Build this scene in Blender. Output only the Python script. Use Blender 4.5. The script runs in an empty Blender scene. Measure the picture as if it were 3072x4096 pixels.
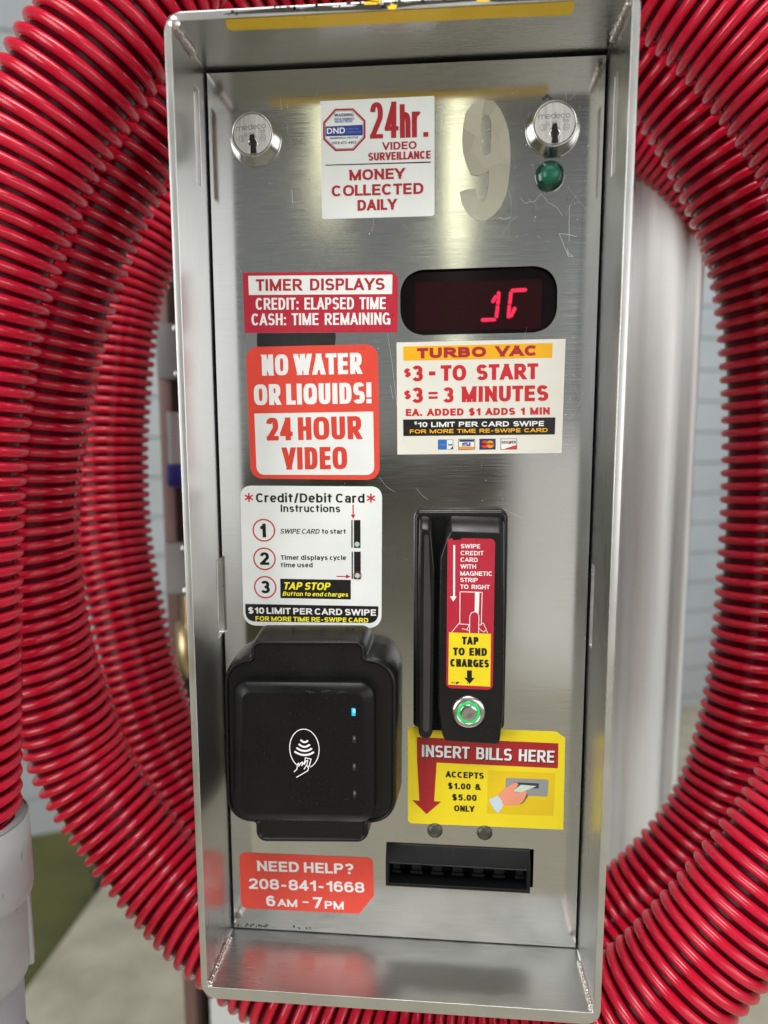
import bpy, bmesh, math, random
import numpy as np
from mathutils import Vector, Matrix, noise
rnd = random.Random(9)
sc = bpy.context.scene
COL = sc.collection
MM = 0.001
# Everything below is measured in millimetres in one local frame: x to the right from the middle of the pay station's
# face panel, y away from the viewer (the face panel lies at y = 0), z up from the panel's bottom edge.
# The panel's bottom edge is about 1 m above the concrete.

# ---------------------------------------------------------------- camera, world, lamps, exposure
cd = bpy.data.cameras.new('camera'); cam = bpy.data.objects.new('camera', cd); COL.objects.link(cam)
R = Matrix(((0.99624, -0.00834, 0.08620), (0.08656, 0.12666, -0.98816), (-0.00268, 0.99191, 0.12691)))
cam.matrix_world = Matrix.Translation(Vector((25.96, -417.0, 329.5)) * MM) @ R.to_4x4()
cd.sensor_fit = 'VERTICAL'; cd.sensor_height = 36.0; cd.lens = 24.96
cd.clip_start = 0.01; cd.clip_end = 100
cd.dof.use_dof = True; cd.dof.focus_distance = 0.415; cd.dof.aperture_fstop = 4.6
sc.camera = cam

world = bpy.data.worlds.new('World'); sc.world = world; world.use_nodes = True
wn = world.node_tree; wn.nodes.clear()
wo = wn.nodes.new('ShaderNodeOutputWorld'); wb = wn.nodes.new('ShaderNodeBackground')
wt = wn.nodes.new('ShaderNodeTexCoord'); ws = wn.nodes.new('ShaderNodeSeparateXYZ'); wr = wn.nodes.new('ShaderNodeValToRGB')
wm = wn.nodes.new('ShaderNodeMapRange'); wm.inputs['From Min'].default_value = -1; wm.inputs['From Max'].default_value = 1
wn.links.new(wt.outputs['Generated'], ws.inputs[0]); wn.links.new(ws.outputs['Z'], wm.inputs['Value'])
wn.links.new(wm.outputs[0], wr.inputs[0]); wn.links.new(wr.outputs[0], wb.inputs[0]); wn.links.new(wb.outputs[0], wo.inputs[0])
el = wr.color_ramp.elements
el[0].position = 0.0; el[0].color = (0.30, 0.29, 0.26, 1)
el[1].position = 1.0; el[1].color = (0.10, 0.10, 0.10, 1)
for p_, c_ in ((0.47, (0.34, 0.33, 0.31)), (0.53, (0.30, 0.31, 0.30)), (0.64, (0.24, 0.245, 0.24)), (0.70, (0.10, 0.095, 0.09))):
    e_ = el.new(p_); e_.color = (*c_, 1)
wb.inputs[1].default_value = 1.0

def area(name, loc, target, sx, sy, power, color):
    l = bpy.data.lights.new(name, 'AREA'); l.shape = 'RECTANGLE'; l.size = sx * MM; l.size_y = sy * MM
    l.energy = power; l.color = color
    o = bpy.data.objects.new(name, l); COL.objects.link(o)
    v = (Vector(target) - Vector(loc)).normalized()
    o.rotation_euler = v.to_track_quat('-Z', 'Y').to_euler(); o.location = Vector(loc) * MM
    return o
# lit tubes on the bay posts across the drive: the two streaks in the steel
area('tube_lamp', (-605, -3400, 1760), (-40, 0, 400), 105, 760, 0.62, (1.0, 0.975, 0.64))
area('tube_lamp', (74, -3600, 1680), (30, 0, 400), 115, 800, 0.80, (1.0, 0.975, 0.64))
area('tube_lamp', (74, -3600, 860), (30, 0, 400), 115, 820, 0.42, (1.0, 0.975, 0.70))
# the lit bays to the right and left behind the photographer, a canopy lamp overhead, and two added fill lamps
area('bay_lamp', (1750, -3000, 600), (-60, 0, 300), 1900, 2000, 26, (1.0, 0.99, 0.98))
area('bay_lamp', (2900, -1500, 700), (0, 0, 250), 1500, 2000, 36, (1.0, 0.99, 0.98))
area('bay_lamp', (-2600, -2300, 700), (0, 0, 250), 2000, 2200, 80, (1.0, 0.99, 0.96))
area('bay_lamp', (570, -3000, -330), (60, 0, 150), 460, 1150, 1.1, (1.0, 0.98, 0.93))
area('canopy_or_fill_lamp', (-100, -850, 2050), (0, 60, 250), 1600, 900, 29, (1.0, 0.985, 0.95))
area('canopy_or_fill_lamp', (0, -5500, 10500), (0, -5500, -1000), 3000, 3000, 330, (1.0, 0.98, 0.94))  # added fill, brightens the far pavement that the panel mirrors
area('canopy_or_fill_lamp', (1500, 1000, 1900), (1100, 2000, -600), 2600, 900, 48, (0.96, 0.985, 1.0))  # added fill, brightens the siding wall in the background
sc.view_settings.view_transform = 'Standard'; sc.view_settings.look = 'None'
sc.view_settings.exposure = 0.0; sc.view_settings.gamma = 1.0; sc.view_settings.use_curve_mapping = False
sc.cycles.max_bounces = 10; sc.cycles.diffuse_bounces = 4; sc.cycles.glossy_bounces = 6
sc.cycles.sample_clamp_indirect = 6.0

# ---------------------------------------------------------------- helpers
def lin(r, g, b):
    f = lambda c: (c / 255 / 12.92) if c <= 10 else ((c / 255 + 0.055) / 1.055) ** 2.4
    return (f(r), f(g), f(b), 1.0)
MATS = {}
def principled(name, color, rough=0.5, metal=0.0, spec=0.5, coat=0.0, emit=None, estr=0.0):
    m = bpy.data.materials.new(name); m.use_nodes = True
    b = m.node_tree.nodes['Principled BSDF']
    b.inputs['Base Color'].default_value = color if len(color) == 4 else (*color, 1)
    b.inputs['Roughness'].default_value = rough; b.inputs['Metallic'].default_value = metal
    b.inputs['Specular IOR Level'].default_value = spec; b.inputs['Coat Weight'].default_value = coat
    if emit: b.inputs['Emission Color'].default_value = (*emit, 1); b.inputs['Emission Strength'].default_value = estr
    MATS[name] = m
    return m, b, m.node_tree
def tex_noise(nt, scale, detail=3, mapping=(1, 1, 1), rot=(0, 0, 0)):
    tc = nt.nodes.new('ShaderNodeTexCoord'); mp = nt.nodes.new('ShaderNodeMapping'); n = nt.nodes.new('ShaderNodeTexNoise')
    mp.inputs['Scale'].default_value = mapping; mp.inputs['Rotation'].default_value = rot
    n.inputs['Scale'].default_value = scale; n.inputs['Detail'].default_value = detail
    nt.links.new(tc.outputs['Object'], mp.inputs[0]); nt.links.new(mp.outputs[0], n.inputs['Vector'])
    return n
def ranged(nt, sock, lo, hi, fmin=0.3, fmax=0.7):
    r = nt.nodes.new('ShaderNodeMapRange'); r.inputs['From Min'].default_value = fmin; r.inputs['From Max'].default_value = fmax
    r.inputs['To Min'].default_value = lo; r.inputs['To Max'].default_value = hi
    nt.links.new(sock, r.inputs['Value']); return r.outputs[0]
def mixcol(nt, fac, a, b):
    m = nt.nodes.new('ShaderNodeMix'); m.data_type = 'RGBA'
    m.inputs[6].default_value = a; m.inputs[7].default_value = b
    nt.links.new(fac, m.inputs[0]); return m.outputs[2]
def bump(nt, b, sock, strength, dist):
    n = nt.nodes.new('ShaderNodeBump'); n.inputs['Strength'].default_value = strength; n.inputs['Distance'].default_value = dist
    nt.links.new(sock, n.inputs['Height']); nt.links.new(n.outputs[0], b.inputs['Normal'])

def steel(name, base, rough, aniso, grain, gscale=1.0, tangent=True):
    m, b, nt = principled(name, base, rough, 1.0)
    fine = tex_noise(nt, 1.0, 2, grain)
    blot = tex_noise(nt, 14.0, 6)
    a = nt.nodes.new('ShaderNodeMath'); a.operation = 'ADD'
    nt.links.new(ranged(nt, fine.outputs[0], -0.05 * gscale, 0.05 * gscale), a.inputs[0])
    nt.links.new(ranged(nt, blot.outputs[0], rough - 0.025, rough + 0.06), a.inputs[1])
    nt.links.new(a.outputs[0], b.inputs['Roughness'])
    dark = tuple(c * (1 - 0.12 * gscale) for c in base[:3]) + (1,)
    lite = tuple(min(1, c * (1 + 0.07 * gscale)) for c in base[:3]) + (1,)
    nt.links.new(mixcol(nt, ranged(nt, fine.outputs[0], 0, 1, 0.25, 0.75), dark, lite), b.inputs['Base Color'])
    if 'shell' not in name: bump(nt, b, fine.outputs[0], 0.035 * gscale, 0.0002)
    b.inputs['Anisotropic'].default_value = aniso
    if tangent:
        t = nt.nodes.new('ShaderNodeTangent'); t.direction_type = 'UV_MAP'; t.uv_map = 'UVMap'
        nt.links.new(t.outputs[0], b.inputs['Tangent'])
    return m
steel('panel_steel', (0.595, 0.60, 0.59, 1), 0.105, 0.35, (45, 60, 3400), 0.85)
steel('shell_steel', (0.655, 0.66, 0.65, 1), 0.29, 0.25, (50, 1500, 50), 0.5)
steel('cabinet_steel', (0.67, 0.70, 0.695, 1), 0.42, 0.3, (600, 600, 10), 0.5)
MATS['cabinet_steel'].node_tree.nodes['Principled BSDF'].inputs['Metallic'].default_value = 0.12
steel('lock_steel', (0.56, 0.555, 0.54, 1), 0.20, 0.0, (300, 300, 300), 0.5, False)
steel('plug_steel', (0.88, 0.87, 0.86, 1), 0.36, 0.0, (2200, 60, 60), 1.6, False)
steel('weld_steel', (0.60, 0.54, 0.52, 1), 0.30, 0.0, (900, 900, 900), 1.5, False)
principled('gap_black', (0.004, 0.004, 0.004), 0.7, spec=0.1)
principled('dark_chrome', (0.16, 0.155, 0.15), 0.22, 1.0)
principled('keyway_black', (0.003, 0.003, 0.003), 0.5)
principled('scratch', (0.72, 0.72, 0.70), 0.45, 0.7)
principled('scuff', (0.05, 0.05, 0.05), 0.7)
principled('engraving', (0.12, 0.12, 0.12), 0.5, 0.6)

def vinyl(name, rgb, k=0.92, rough=0.33, wear=0.05):
    c = lin(*rgb); c = tuple(v * k for v in c[:3]) + (1,)
    m, b, nt = principled(name, c, rough, 0, 0.45)
    n = tex_noise(nt, 260.0, 5); n2 = tex_noise(nt, 30.0, 3)
    d = tuple(v * (1 - wear * 2.2) for v in c[:3]) + (1,)
    nt.links.new(mixcol(nt, ranged(nt, n2.outputs[0], 0, 1), c, d), b.inputs['Base Color'])
    nt.links.new(ranged(nt, n.outputs[0], rough - 0.06, rough + 0.10), b.inputs['Roughness'])
    bump(nt, b, n2.outputs[0], 0.15, 0.0006)
    return m
vinyl('white_vinyl', (232, 236, 234)); vinyl('cream_vinyl', (228, 226, 216))
vinyl('crimson_vinyl', (184, 36, 58)); vinyl('coral_vinyl', (226, 74, 58)); vinyl('red_ink', (172, 34, 48)); vinyl('price_red', (200, 38, 48))
vinyl('coral_ink', (216, 66, 52)); vinyl('orange_band', (240, 178, 22)); vinyl('yellow_vinyl', (246, 222, 36)); vinyl('amber_vinyl', (236, 200, 30))
vinyl('black_vinyl', (24, 23, 24), 0.9); vinyl('white_ink', (240, 240, 240)); vinyl('yellow_ink', (250, 238, 60)); vinyl('blue_ink', (40, 62, 150))
vinyl('navy_ink', (36, 52, 96)); vinyl('pale_blue_ink', (110, 130, 190)); vinyl('card_blue', (40, 110, 190)); vinyl('card_orange', (240, 150, 50))
vinyl('card_red', (216, 60, 44)); vinyl('peach_ink', (242, 158, 128)); vinyl('cuff_ink', (206, 222, 234)); vinyl('grey_ink', (150, 152, 156))
vinyl('slot_ink', (52, 66, 66)); vinyl('bill_ink', (206, 224, 208)); vinyl('pale_green_ink', (176, 206, 186)); vinyl('brick_ink', (170, 36, 40))
vinyl('strip_yellow', (250, 208, 40), 1.0); vinyl('residue', (46, 40, 30), 0.9, 0.7, 0.3); vinyl('shade_grey', (110, 100, 70))
vinyl('tape_black', (34, 34, 33), 0.9, 0.4, 0.25)

m, b, nt = principled('number_vinyl', (0.40, 0.385, 0.31), 0.48, 0.0)
tc = nt.nodes.new('ShaderNodeTexCoord'); vo = nt.nodes.new('ShaderNodeTexVoronoi'); vo.inputs['Scale'].default_value = 90
nt.links.new(tc.outputs['Object'], vo.inputs['Vector'])
nt.links.new(mixcol(nt, vo.outputs['Color'], (0.32, 0.31, 0.24, 1), (0.45, 0.435, 0.35, 1)), b.inputs['Base Color'])

def plastic(name, col, rough, grain=900.0, amt=0.06, dist=0.0001):
    m, b, nt = principled(name, col, rough, 0, 0.5)
    n = tex_noise(nt, grain, 3); n2 = tex_noise(nt, 40, 4)
    nt.links.new(ranged(nt, n2.outputs[0], rough - 0.06, rough + 0.12), b.inputs['Roughness'])
    n3 = tex_noise(nt, 1300, 2); dust_ = tuple(c * 0.8 + 0.06 for c in col[:3]) + (1,)  # sparse specks of grey dust on the plastic
    nt.links.new(mixcol(nt, ranged(nt, n3.outputs[0], 0, 0.7, 0.66, 0.80), col, dust_), b.inputs['Base Color'])
    bump(nt, b, n.outputs[0], amt, dist)
    return m
plastic('black_plastic', (0.007, 0.007, 0.007, 1), 0.28)
MATS['black_plastic'].node_tree.nodes['Principled BSDF'].inputs['Specular IOR Level'].default_value = 0.32
plastic('reader_black', (0.005, 0.005, 0.0055, 1), 0.30, 1500, 0.04)
MATS['reader_black'].node_tree.nodes['Principled BSDF'].inputs['Specular IOR Level'].default_value = 0.22
plastic('worn_black', (0.028, 0.028, 0.028, 1), 0.42, 500, 0.3, 0.0003)
plastic('bill_black', (0.005, 0.0055, 0.006, 1), 0.34, 600, 0.2)
MATS['bill_black'].node_tree.nodes['Principled BSDF'].inputs['Specular IOR Level'].default_value = 0.22
plastic('cuff_grey', (0.33, 0.33, 0.335, 1), 0.42, 120, 0.25, 0.0006)
nt = MATS['cuff_grey'].node_tree; b = nt.nodes['Principled BSDF']; n = tex_noise(nt, 150, 3, (1, 1, 0.35), (0.5, 0.6, 0)); n2 = tex_noise(nt, 22, 4)
mx = nt.nodes.new('ShaderNodeMix'); mx.data_type = 'RGBA'; mx.inputs[7].default_value = (0.13, 0.13, 0.13, 1)
nt.links.new(mixcol(nt, ranged(nt, n2.outputs[0], 0, 1), (0.34, 0.34, 0.345, 1), (0.29, 0.29, 0.29, 1)), mx.inputs[6]); nt.links.new(ranged(nt, n.outputs[0], 0, 0.75, 0.66, 0.74), mx.inputs[0]); nt.links.new(mx.outputs[2], b.inputs['Base Color'])
plastic('pipe_grey', (0.28, 0.29, 0.32, 1), 0.4)
principled('display_filter', (0.004, 0.001, 0.002), 0.14, 0, 0.22)
principled('display_back', (0.012, 0.0008, 0.002), 0.2, 0, 0.2, emit=(0.5, 0.0, 0.03), estr=0.009)
principled('digit_lit', (0.5, 0.0, 0.02), 0.4, emit=(1.0, 0.006, 0.055), estr=1.5)
principled('digit_glow', (0.1, 0.0, 0.01), 0.4, emit=(1.0, 0.0, 0.05), estr=0.22)
principled('button_ring', (0.01, 0.12, 0.03), 0.4, 0, 0.2, emit=(0.004, 0.68, 0.13), estr=1.0)
principled('lamp_blue', (0.02, 0.2, 0.4), 0.3, emit=(0.02, 0.35, 0.75), estr=1.0)
principled('lamp_blue_core', (0.1, 0.5, 0.6), 0.3, emit=(0.25, 0.85, 1.0), estr=1.1)
principled('lamp_off', (0.13, 0.13, 0.115), 0.3); principled('lamp_well', (0.012, 0.022, 0.024), 0.3)
principled('symbol_white', (0.80, 0.81, 0.81), 0.45)
m, b, nt = principled('green_lens', (0.002, 0.035, 0.02), 0.16, 0, 0.5, 0.4)
principled('green_core', (0.004, 0.115, 0.065), 0.3, 0, 0.4)
plastic('plug_olive', (0.07, 0.072, 0.055, 1), 0.38)
MATS['plug_olive'].node_tree.nodes['Principled BSDF'].inputs['Metallic'].default_value = 0.5
principled('slot_grey', (0.10, 0.10, 0.09), 0.6)
m, b, nt = principled('hose_rib', (0.46, 0.007, 0.021), 0.28, 0, 0.42)
n = tex_noise(nt, 45, 5); n2 = tex_noise(nt, 800, 3); n3 = tex_noise(nt, 9, 3)
c1_ = mixcol(nt, ranged(nt, n.outputs[0], 0, 1, 0.35, 0.75), (0.49, 0.0065, 0.028, 1), (0.55, 0.014, 0.042, 1))
mx = nt.nodes.new('ShaderNodeMix'); mx.data_type = 'RGBA'; mx.inputs[7].default_value = (0.52, 0.055, 0.065, 1)
nt.links.new(ranged(nt, n2.outputs[0], 0, 0.4, 0.62, 0.80), mx.inputs[0]); nt.links.new(c1_, mx.inputs[6]); nt.links.new(mx.outputs[2], b.inputs['Base Color'])
nt.links.new(ranged(nt, n.outputs[0], 0.13, 0.26), b.inputs['Roughness']); bump(nt, b, n2.outputs[0], 0.04, 0.0002)
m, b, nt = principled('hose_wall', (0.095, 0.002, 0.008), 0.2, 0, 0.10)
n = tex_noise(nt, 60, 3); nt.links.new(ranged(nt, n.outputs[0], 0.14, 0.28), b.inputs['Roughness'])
principled('blue_cap', (0.03, 0.035, 0.30), 0.4); principled('brass', (0.55, 0.44, 0.25), 0.4, 1.0)
m, b, nt = principled('concrete', (0.42, 0.39, 0.31), 0.85)
n = tex_noise(nt, 9, 6); n2 = tex_noise(nt, 120, 4)
nt.links.new(mixcol(nt, ranged(nt, n.outputs[0], 0, 1), (0.30, 0.28, 0.215, 1), (0.44, 0.41, 0.325, 1)), b.inputs['Base Color']); bump(nt, b, n2.outputs[0], 0.4, 0.003)
m, b, nt = principled('lawn', (0.06, 0.065, 0.02), 0.9)
n = tex_noise(nt, 3.5, 5)
nt.links.new(mixcol(nt, ranged(nt, n.outputs[0], 0, 1), (0.06, 0.07, 0.026, 1), (0.115, 0.115, 0.028, 1)), b.inputs['Base Color'])
m, b, nt = principled('siding_paint', (0.36, 0.39, 0.41), 0.55)
n = tex_noise(nt, 2.5, 4)
nt.links.new(mixcol(nt, ranged(nt, n.outputs[0], 0, 1), (0.33, 0.36, 0.375, 1), (0.38, 0.41, 0.43, 1)), b.inputs['Base Color'])
principled('seam_grey', (0.31, 0.335, 0.35), 0.7)
plastic('hinge_grey', (0.22, 0.225, 0.225, 1), 0.4, 300, 0.2)
principled('flange_hose_tint', (0.16, 0.095, 0.085), 0.4, 0.3)  # steel flange with the red hose's reflection painted into its colour
principled('post_black', (0.01, 0.01, 0.01), 0.5)

class MB:
    """collects faces in millimetres; build() links them as one mesh object"""
    def __init__(s): s.v = []; s.f = []; s.m = []; s.sm = []; s.names = []
    def mi(s, mat):
        if mat not in s.names: s.names.append(mat)
        return s.names.index(mat)
    def add(s, vs, fs, mat, smooth=False):
        o = len(s.v); s.v += [tuple(p) for p in vs]; k = s.mi(mat)
        for f in fs: s.f.append(tuple(i + o for i in f)); s.m.append(k); s.sm.append(smooth)
    def poly(s, pts, y, mat): s.add([(p[0], y, p[1]) for p in pts], [tuple(range(len(pts)))], mat)
    def prism(s, pts, y0, y1, mat, top=None):
        """outline pts at the back depth y1, optionally another outline (top) at the front depth y0"""
        t = top or pts; n = len(pts)
        vs = [(p[0], y0, p[1]) for p in t] + [(p[0], y1, p[1]) for p in pts]
        s.add(vs, [tuple(range(n)), tuple(range(2 * n - 1, n - 1, -1))] + [(i, i + n, (i + 1) % n + n, (i + 1) % n) for i in range(n)], mat)
    def rings(s, loops, mat, cap0=False, cap1=True, smooth=False):
        """a skin through outlines [(pts, y), ...] of equal length"""
        n = len(loops[0][0]); vs = []; fs = []
        for pts, y in loops: vs += [(p[0], y, p[1]) for p in pts]
        for k in range(len(loops) - 1):
            for i in range(n):
                j = (i + 1) % n; fs.append((k * n + i, k * n + j, (k + 1) * n + j, (k + 1) * n + i))
        s.add(vs, fs, mat, smooth)
        if cap0: s.poly(loops[0][0], loops[0][1], mat)
        if cap1: s.poly(loops[-1][0], loops[-1][1], mat)
    def box(s, a, b, mat):
        x0, y0, z0 = a; x1, y1, z1 = b
        vs = [(x0, y0, z0), (x1, y0, z0), (x1, y1, z0), (x0, y1, z0), (x0, y0, z1), (x1, y0, z1), (x1, y1, z1), (x0, y1, z1)]
        s.add(vs, [(0, 3, 2, 1), (4, 5, 6, 7), (0, 1, 5, 4), (1, 2, 6, 5), (2, 3, 7, 6), (3, 0, 4, 7)], mat)
    def lathe(s, c, prof, mat, n=48, smooth=True):
        """turned shape about the y axis through c=(x, z); prof = [(radius, y), ...]"""
        vs = []; fs = []
        for r, y in prof:
            for i in range(n):
                a = 2 * math.pi * i / n; vs.append((c[0] + r * math.cos(a), y, c[1] + r * math.sin(a)))
        for k in range(len(prof) - 1):
            for i in range(n):
                j = (i + 1) % n; fs.append((k * n + i, k * n + j, (k + 1) * n + j, (k + 1) * n + i))
        s.add(vs, fs, mat, smooth)
    def disc(s, c, r, y, mat, n=40): s.poly([(c[0] + r * math.cos(2 * math.pi * i / n), c[1] + r * math.sin(2 * math.pi * i / n)) for i in range(n)], y, mat)
    def annulus(s, c, r0, r1, y, mat, n=48, sq=1.0):
        vs = []; fs = []
        for r in (r0, r1):
            for i in range(n):
                a = 2 * math.pi * i / n; vs.append((c[0] + r * math.cos(a), y, c[1] + sq * r * math.sin(a)))
        for i in range(n): j = (i + 1) % n; fs.append((i, j, n + j, n + i))
        s.add(vs, fs, mat)
    def stroke(s, pts, wd, y, mat, closed=False):
        """a flat line of width wd with round joints"""
        segs = list(zip(pts, pts[1:])) + ([(pts[-1], pts[0])] if closed else [])
        for k, (a, c) in enumerate(segs):
            dx, dz = c[0] - a[0], c[1] - a[1]; L = math.hypot(dx, dz) or 1e-6
            ang = math.atan2(dz, dx); o = []
            for q in range(7): t = ang + math.pi / 2 + math.pi * q / 6; o.append((a[0] + wd / 2 * math.cos(t), a[1] + wd / 2 * math.sin(t)))
            for q in range(7): t = ang - math.pi / 2 + math.pi * q / 6; o.append((c[0] + wd / 2 * math.cos(t), c[1] + wd / 2 * math.sin(t)))
            s.poly(o, y - 0.004 * (k % 5), mat)
    def tube(s, path, radii, mat, n=16, caps=True, smooth=True):
        P = [Vector(p) for p in path]; vs = []; fs = []
        T = [(P[min(i + 1, len(P) - 1)] - P[max(i - 1, 0)]).normalized() for i in range(len(P))]
        u = T[0].orthogonal().normalized()
        for i, p in enumerate(P):
            u = (u - T[i] * u.dot(T[i])).normalized(); w = T[i].cross(u); r = radii[i] if hasattr(radii, '__len__') else radii
            for k in range(n):
                a = 2 * math.pi * k / n; vs.append(p + u * (r * math.cos(a)) + w * (r * math.sin(a)))
        for i in range(len(P) - 1):
            for k in range(n): j = (k + 1) % n; fs.append((i * n + k, i * n + j, (i + 1) * n + j, (i + 1) * n + k))
        if caps: fs += [tuple(range(n))[::-1], tuple((len(P) - 1) * n + k for k in range(n))]
        s.add(vs, fs, mat, smooth)
    def curve_plate(s, outline, holes, y0, y1, mat):
        """a plate in the x-z plane with holes, front at y0, back at y1"""
        c = bpy.data.curves.new('tmp', 'CURVE'); c.dimensions = '2D'; c.fill_mode = 'BOTH'; c.extrude = (y1 - y0) / 2
        for pts in [outline] + holes:
            sp = c.splines.new('POLY'); sp.points.add(len(pts) - 1); sp.use_cyclic_u = True
            for i, p in enumerate(pts): sp.points[i].co = (p[0], p[1], 0, 1)
        o = bpy.data.objects.new('tmp', c); me = o.to_mesh()
        ym = (y0 + y1) / 2
        s.add([(v.co.x, ym - v.co.z, v.co.y) for v in me.vertices], [tuple(f.vertices) for f in me.polygons], mat)
        o.to_mesh_clear(); bpy.data.objects.remove(o); bpy.data.curves.remove(c)
    def text(s, body, p0, p1, cap, y, mat, bold=0.03, shear=0.0, word=1.0, vb=None, sq=None, wt=None):
        """lettering whose ink runs from p0 to p1 along the baseline, capital height cap"""
        a = Vector(p0); u = Vector(p1) - a; L = u.length; u /= L; n = Vector((-u.y, u.x))
        wt = wt or 0.15 + 1.5 * bold
        for pts, k in letter_polys(body, L, cap, wt, shear, sq or (3.0 if bold > 0.09 else 2.3), 0.30 * word):
            s.add([(a.x + u.x * q[0] + n.x * q[1], y - 0.003 * k, a.y + u.y * q[0] + n.y * q[1]) for q in pts], [tuple(range(len(pts)))], mat)
    def build(s, name, parent=None, smooth_angle=None, bevel=0, segs=2, uv=None, label=None, recalc=True):
        me = bpy.data.meshes.new(name)
        me.from_pydata([(p[0] * MM, p[1] * MM, p[2] * MM) for p in s.v], [], s.f)
        me.polygons.foreach_set('material_index', s.m); me.polygons.foreach_set('use_smooth', s.sm)
        for nme in s.names: me.materials.append(MATS[nme])
        if recalc:
            bm = bmesh.new(); bm.from_mesh(me); bmesh.ops.remove_doubles(bm, verts=bm.verts, dist=1e-6)
            bmesh.ops.recalc_face_normals(bm, faces=bm.faces); bm.to_mesh(me); bm.free()
        if uv:
            L = me.uv_layers.new(name='UVMap')
            for p in me.polygons:
                nx, ny, nz = (abs(c) for c in p.normal)
                for li in p.loop_indices:
                    c = me.vertices[me.loops[li].vertex_index].co
                    L.data[li].uv = (c.z, c.x) if ny >= nx and ny >= nz else ((c.z, c.y) if nx >= nz else (c.y, c.x))
        o = bpy.data.objects.new(name, me); COL.objects.link(o)
        if parent: o.parent = parent
        if bevel:
            bv = o.modifiers.new('edge', 'BEVEL'); bv.width = bevel * MM; bv.segments = segs; bv.limit_method = 'ANGLE'; bv.angle_limit = math.radians(38)
            for p in me.polygons: p.use_smooth = True
            wnm = o.modifiers.new('wn', 'WEIGHTED_NORMAL'); wnm.keep_sharp = True
        if label: o['label'] = label
        return o
# ---- block lettering drawn as strokes: each glyph is (width, [(points, extend_start, extend_end), ...]) in a unit capital box
def _arc(cx, cy, rx, ry, a0, a1, n=14):
    return [('a', cx, cy, rx, ry, a0 + (a1 - a0) * k / n) for k in range(n + 1)]
def _l(*p): return (list(p), True, True)
def _c(p, e0=False, e1=False): return (p, e0, e1)
_ST = _l((0, 0), (0, 1)); _X = 0.73
def _o(cx, cy, rx, ry): return _c(_arc(cx, cy, rx, ry, 0, 360, 28))
_P = _c([(0, 1), (.55, 1)] + _arc(.55, .73, .45, .27, 90, -90) + [(0, .46)])
_S = _c(_arc(.5, .745, .47, .255, 22, 270, 18)[:-1] + _arc(.5, .255, .5, .255, 90, -155, 18))
def _scale(st, k): return [([((q[0], q[1], q[2] * k, q[3], q[4] * k, q[5]) if q[0] == 'a' else (q[0], q[1] * k)) for q in s_[0]], s_[1], s_[2]) for s_ in st]
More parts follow.
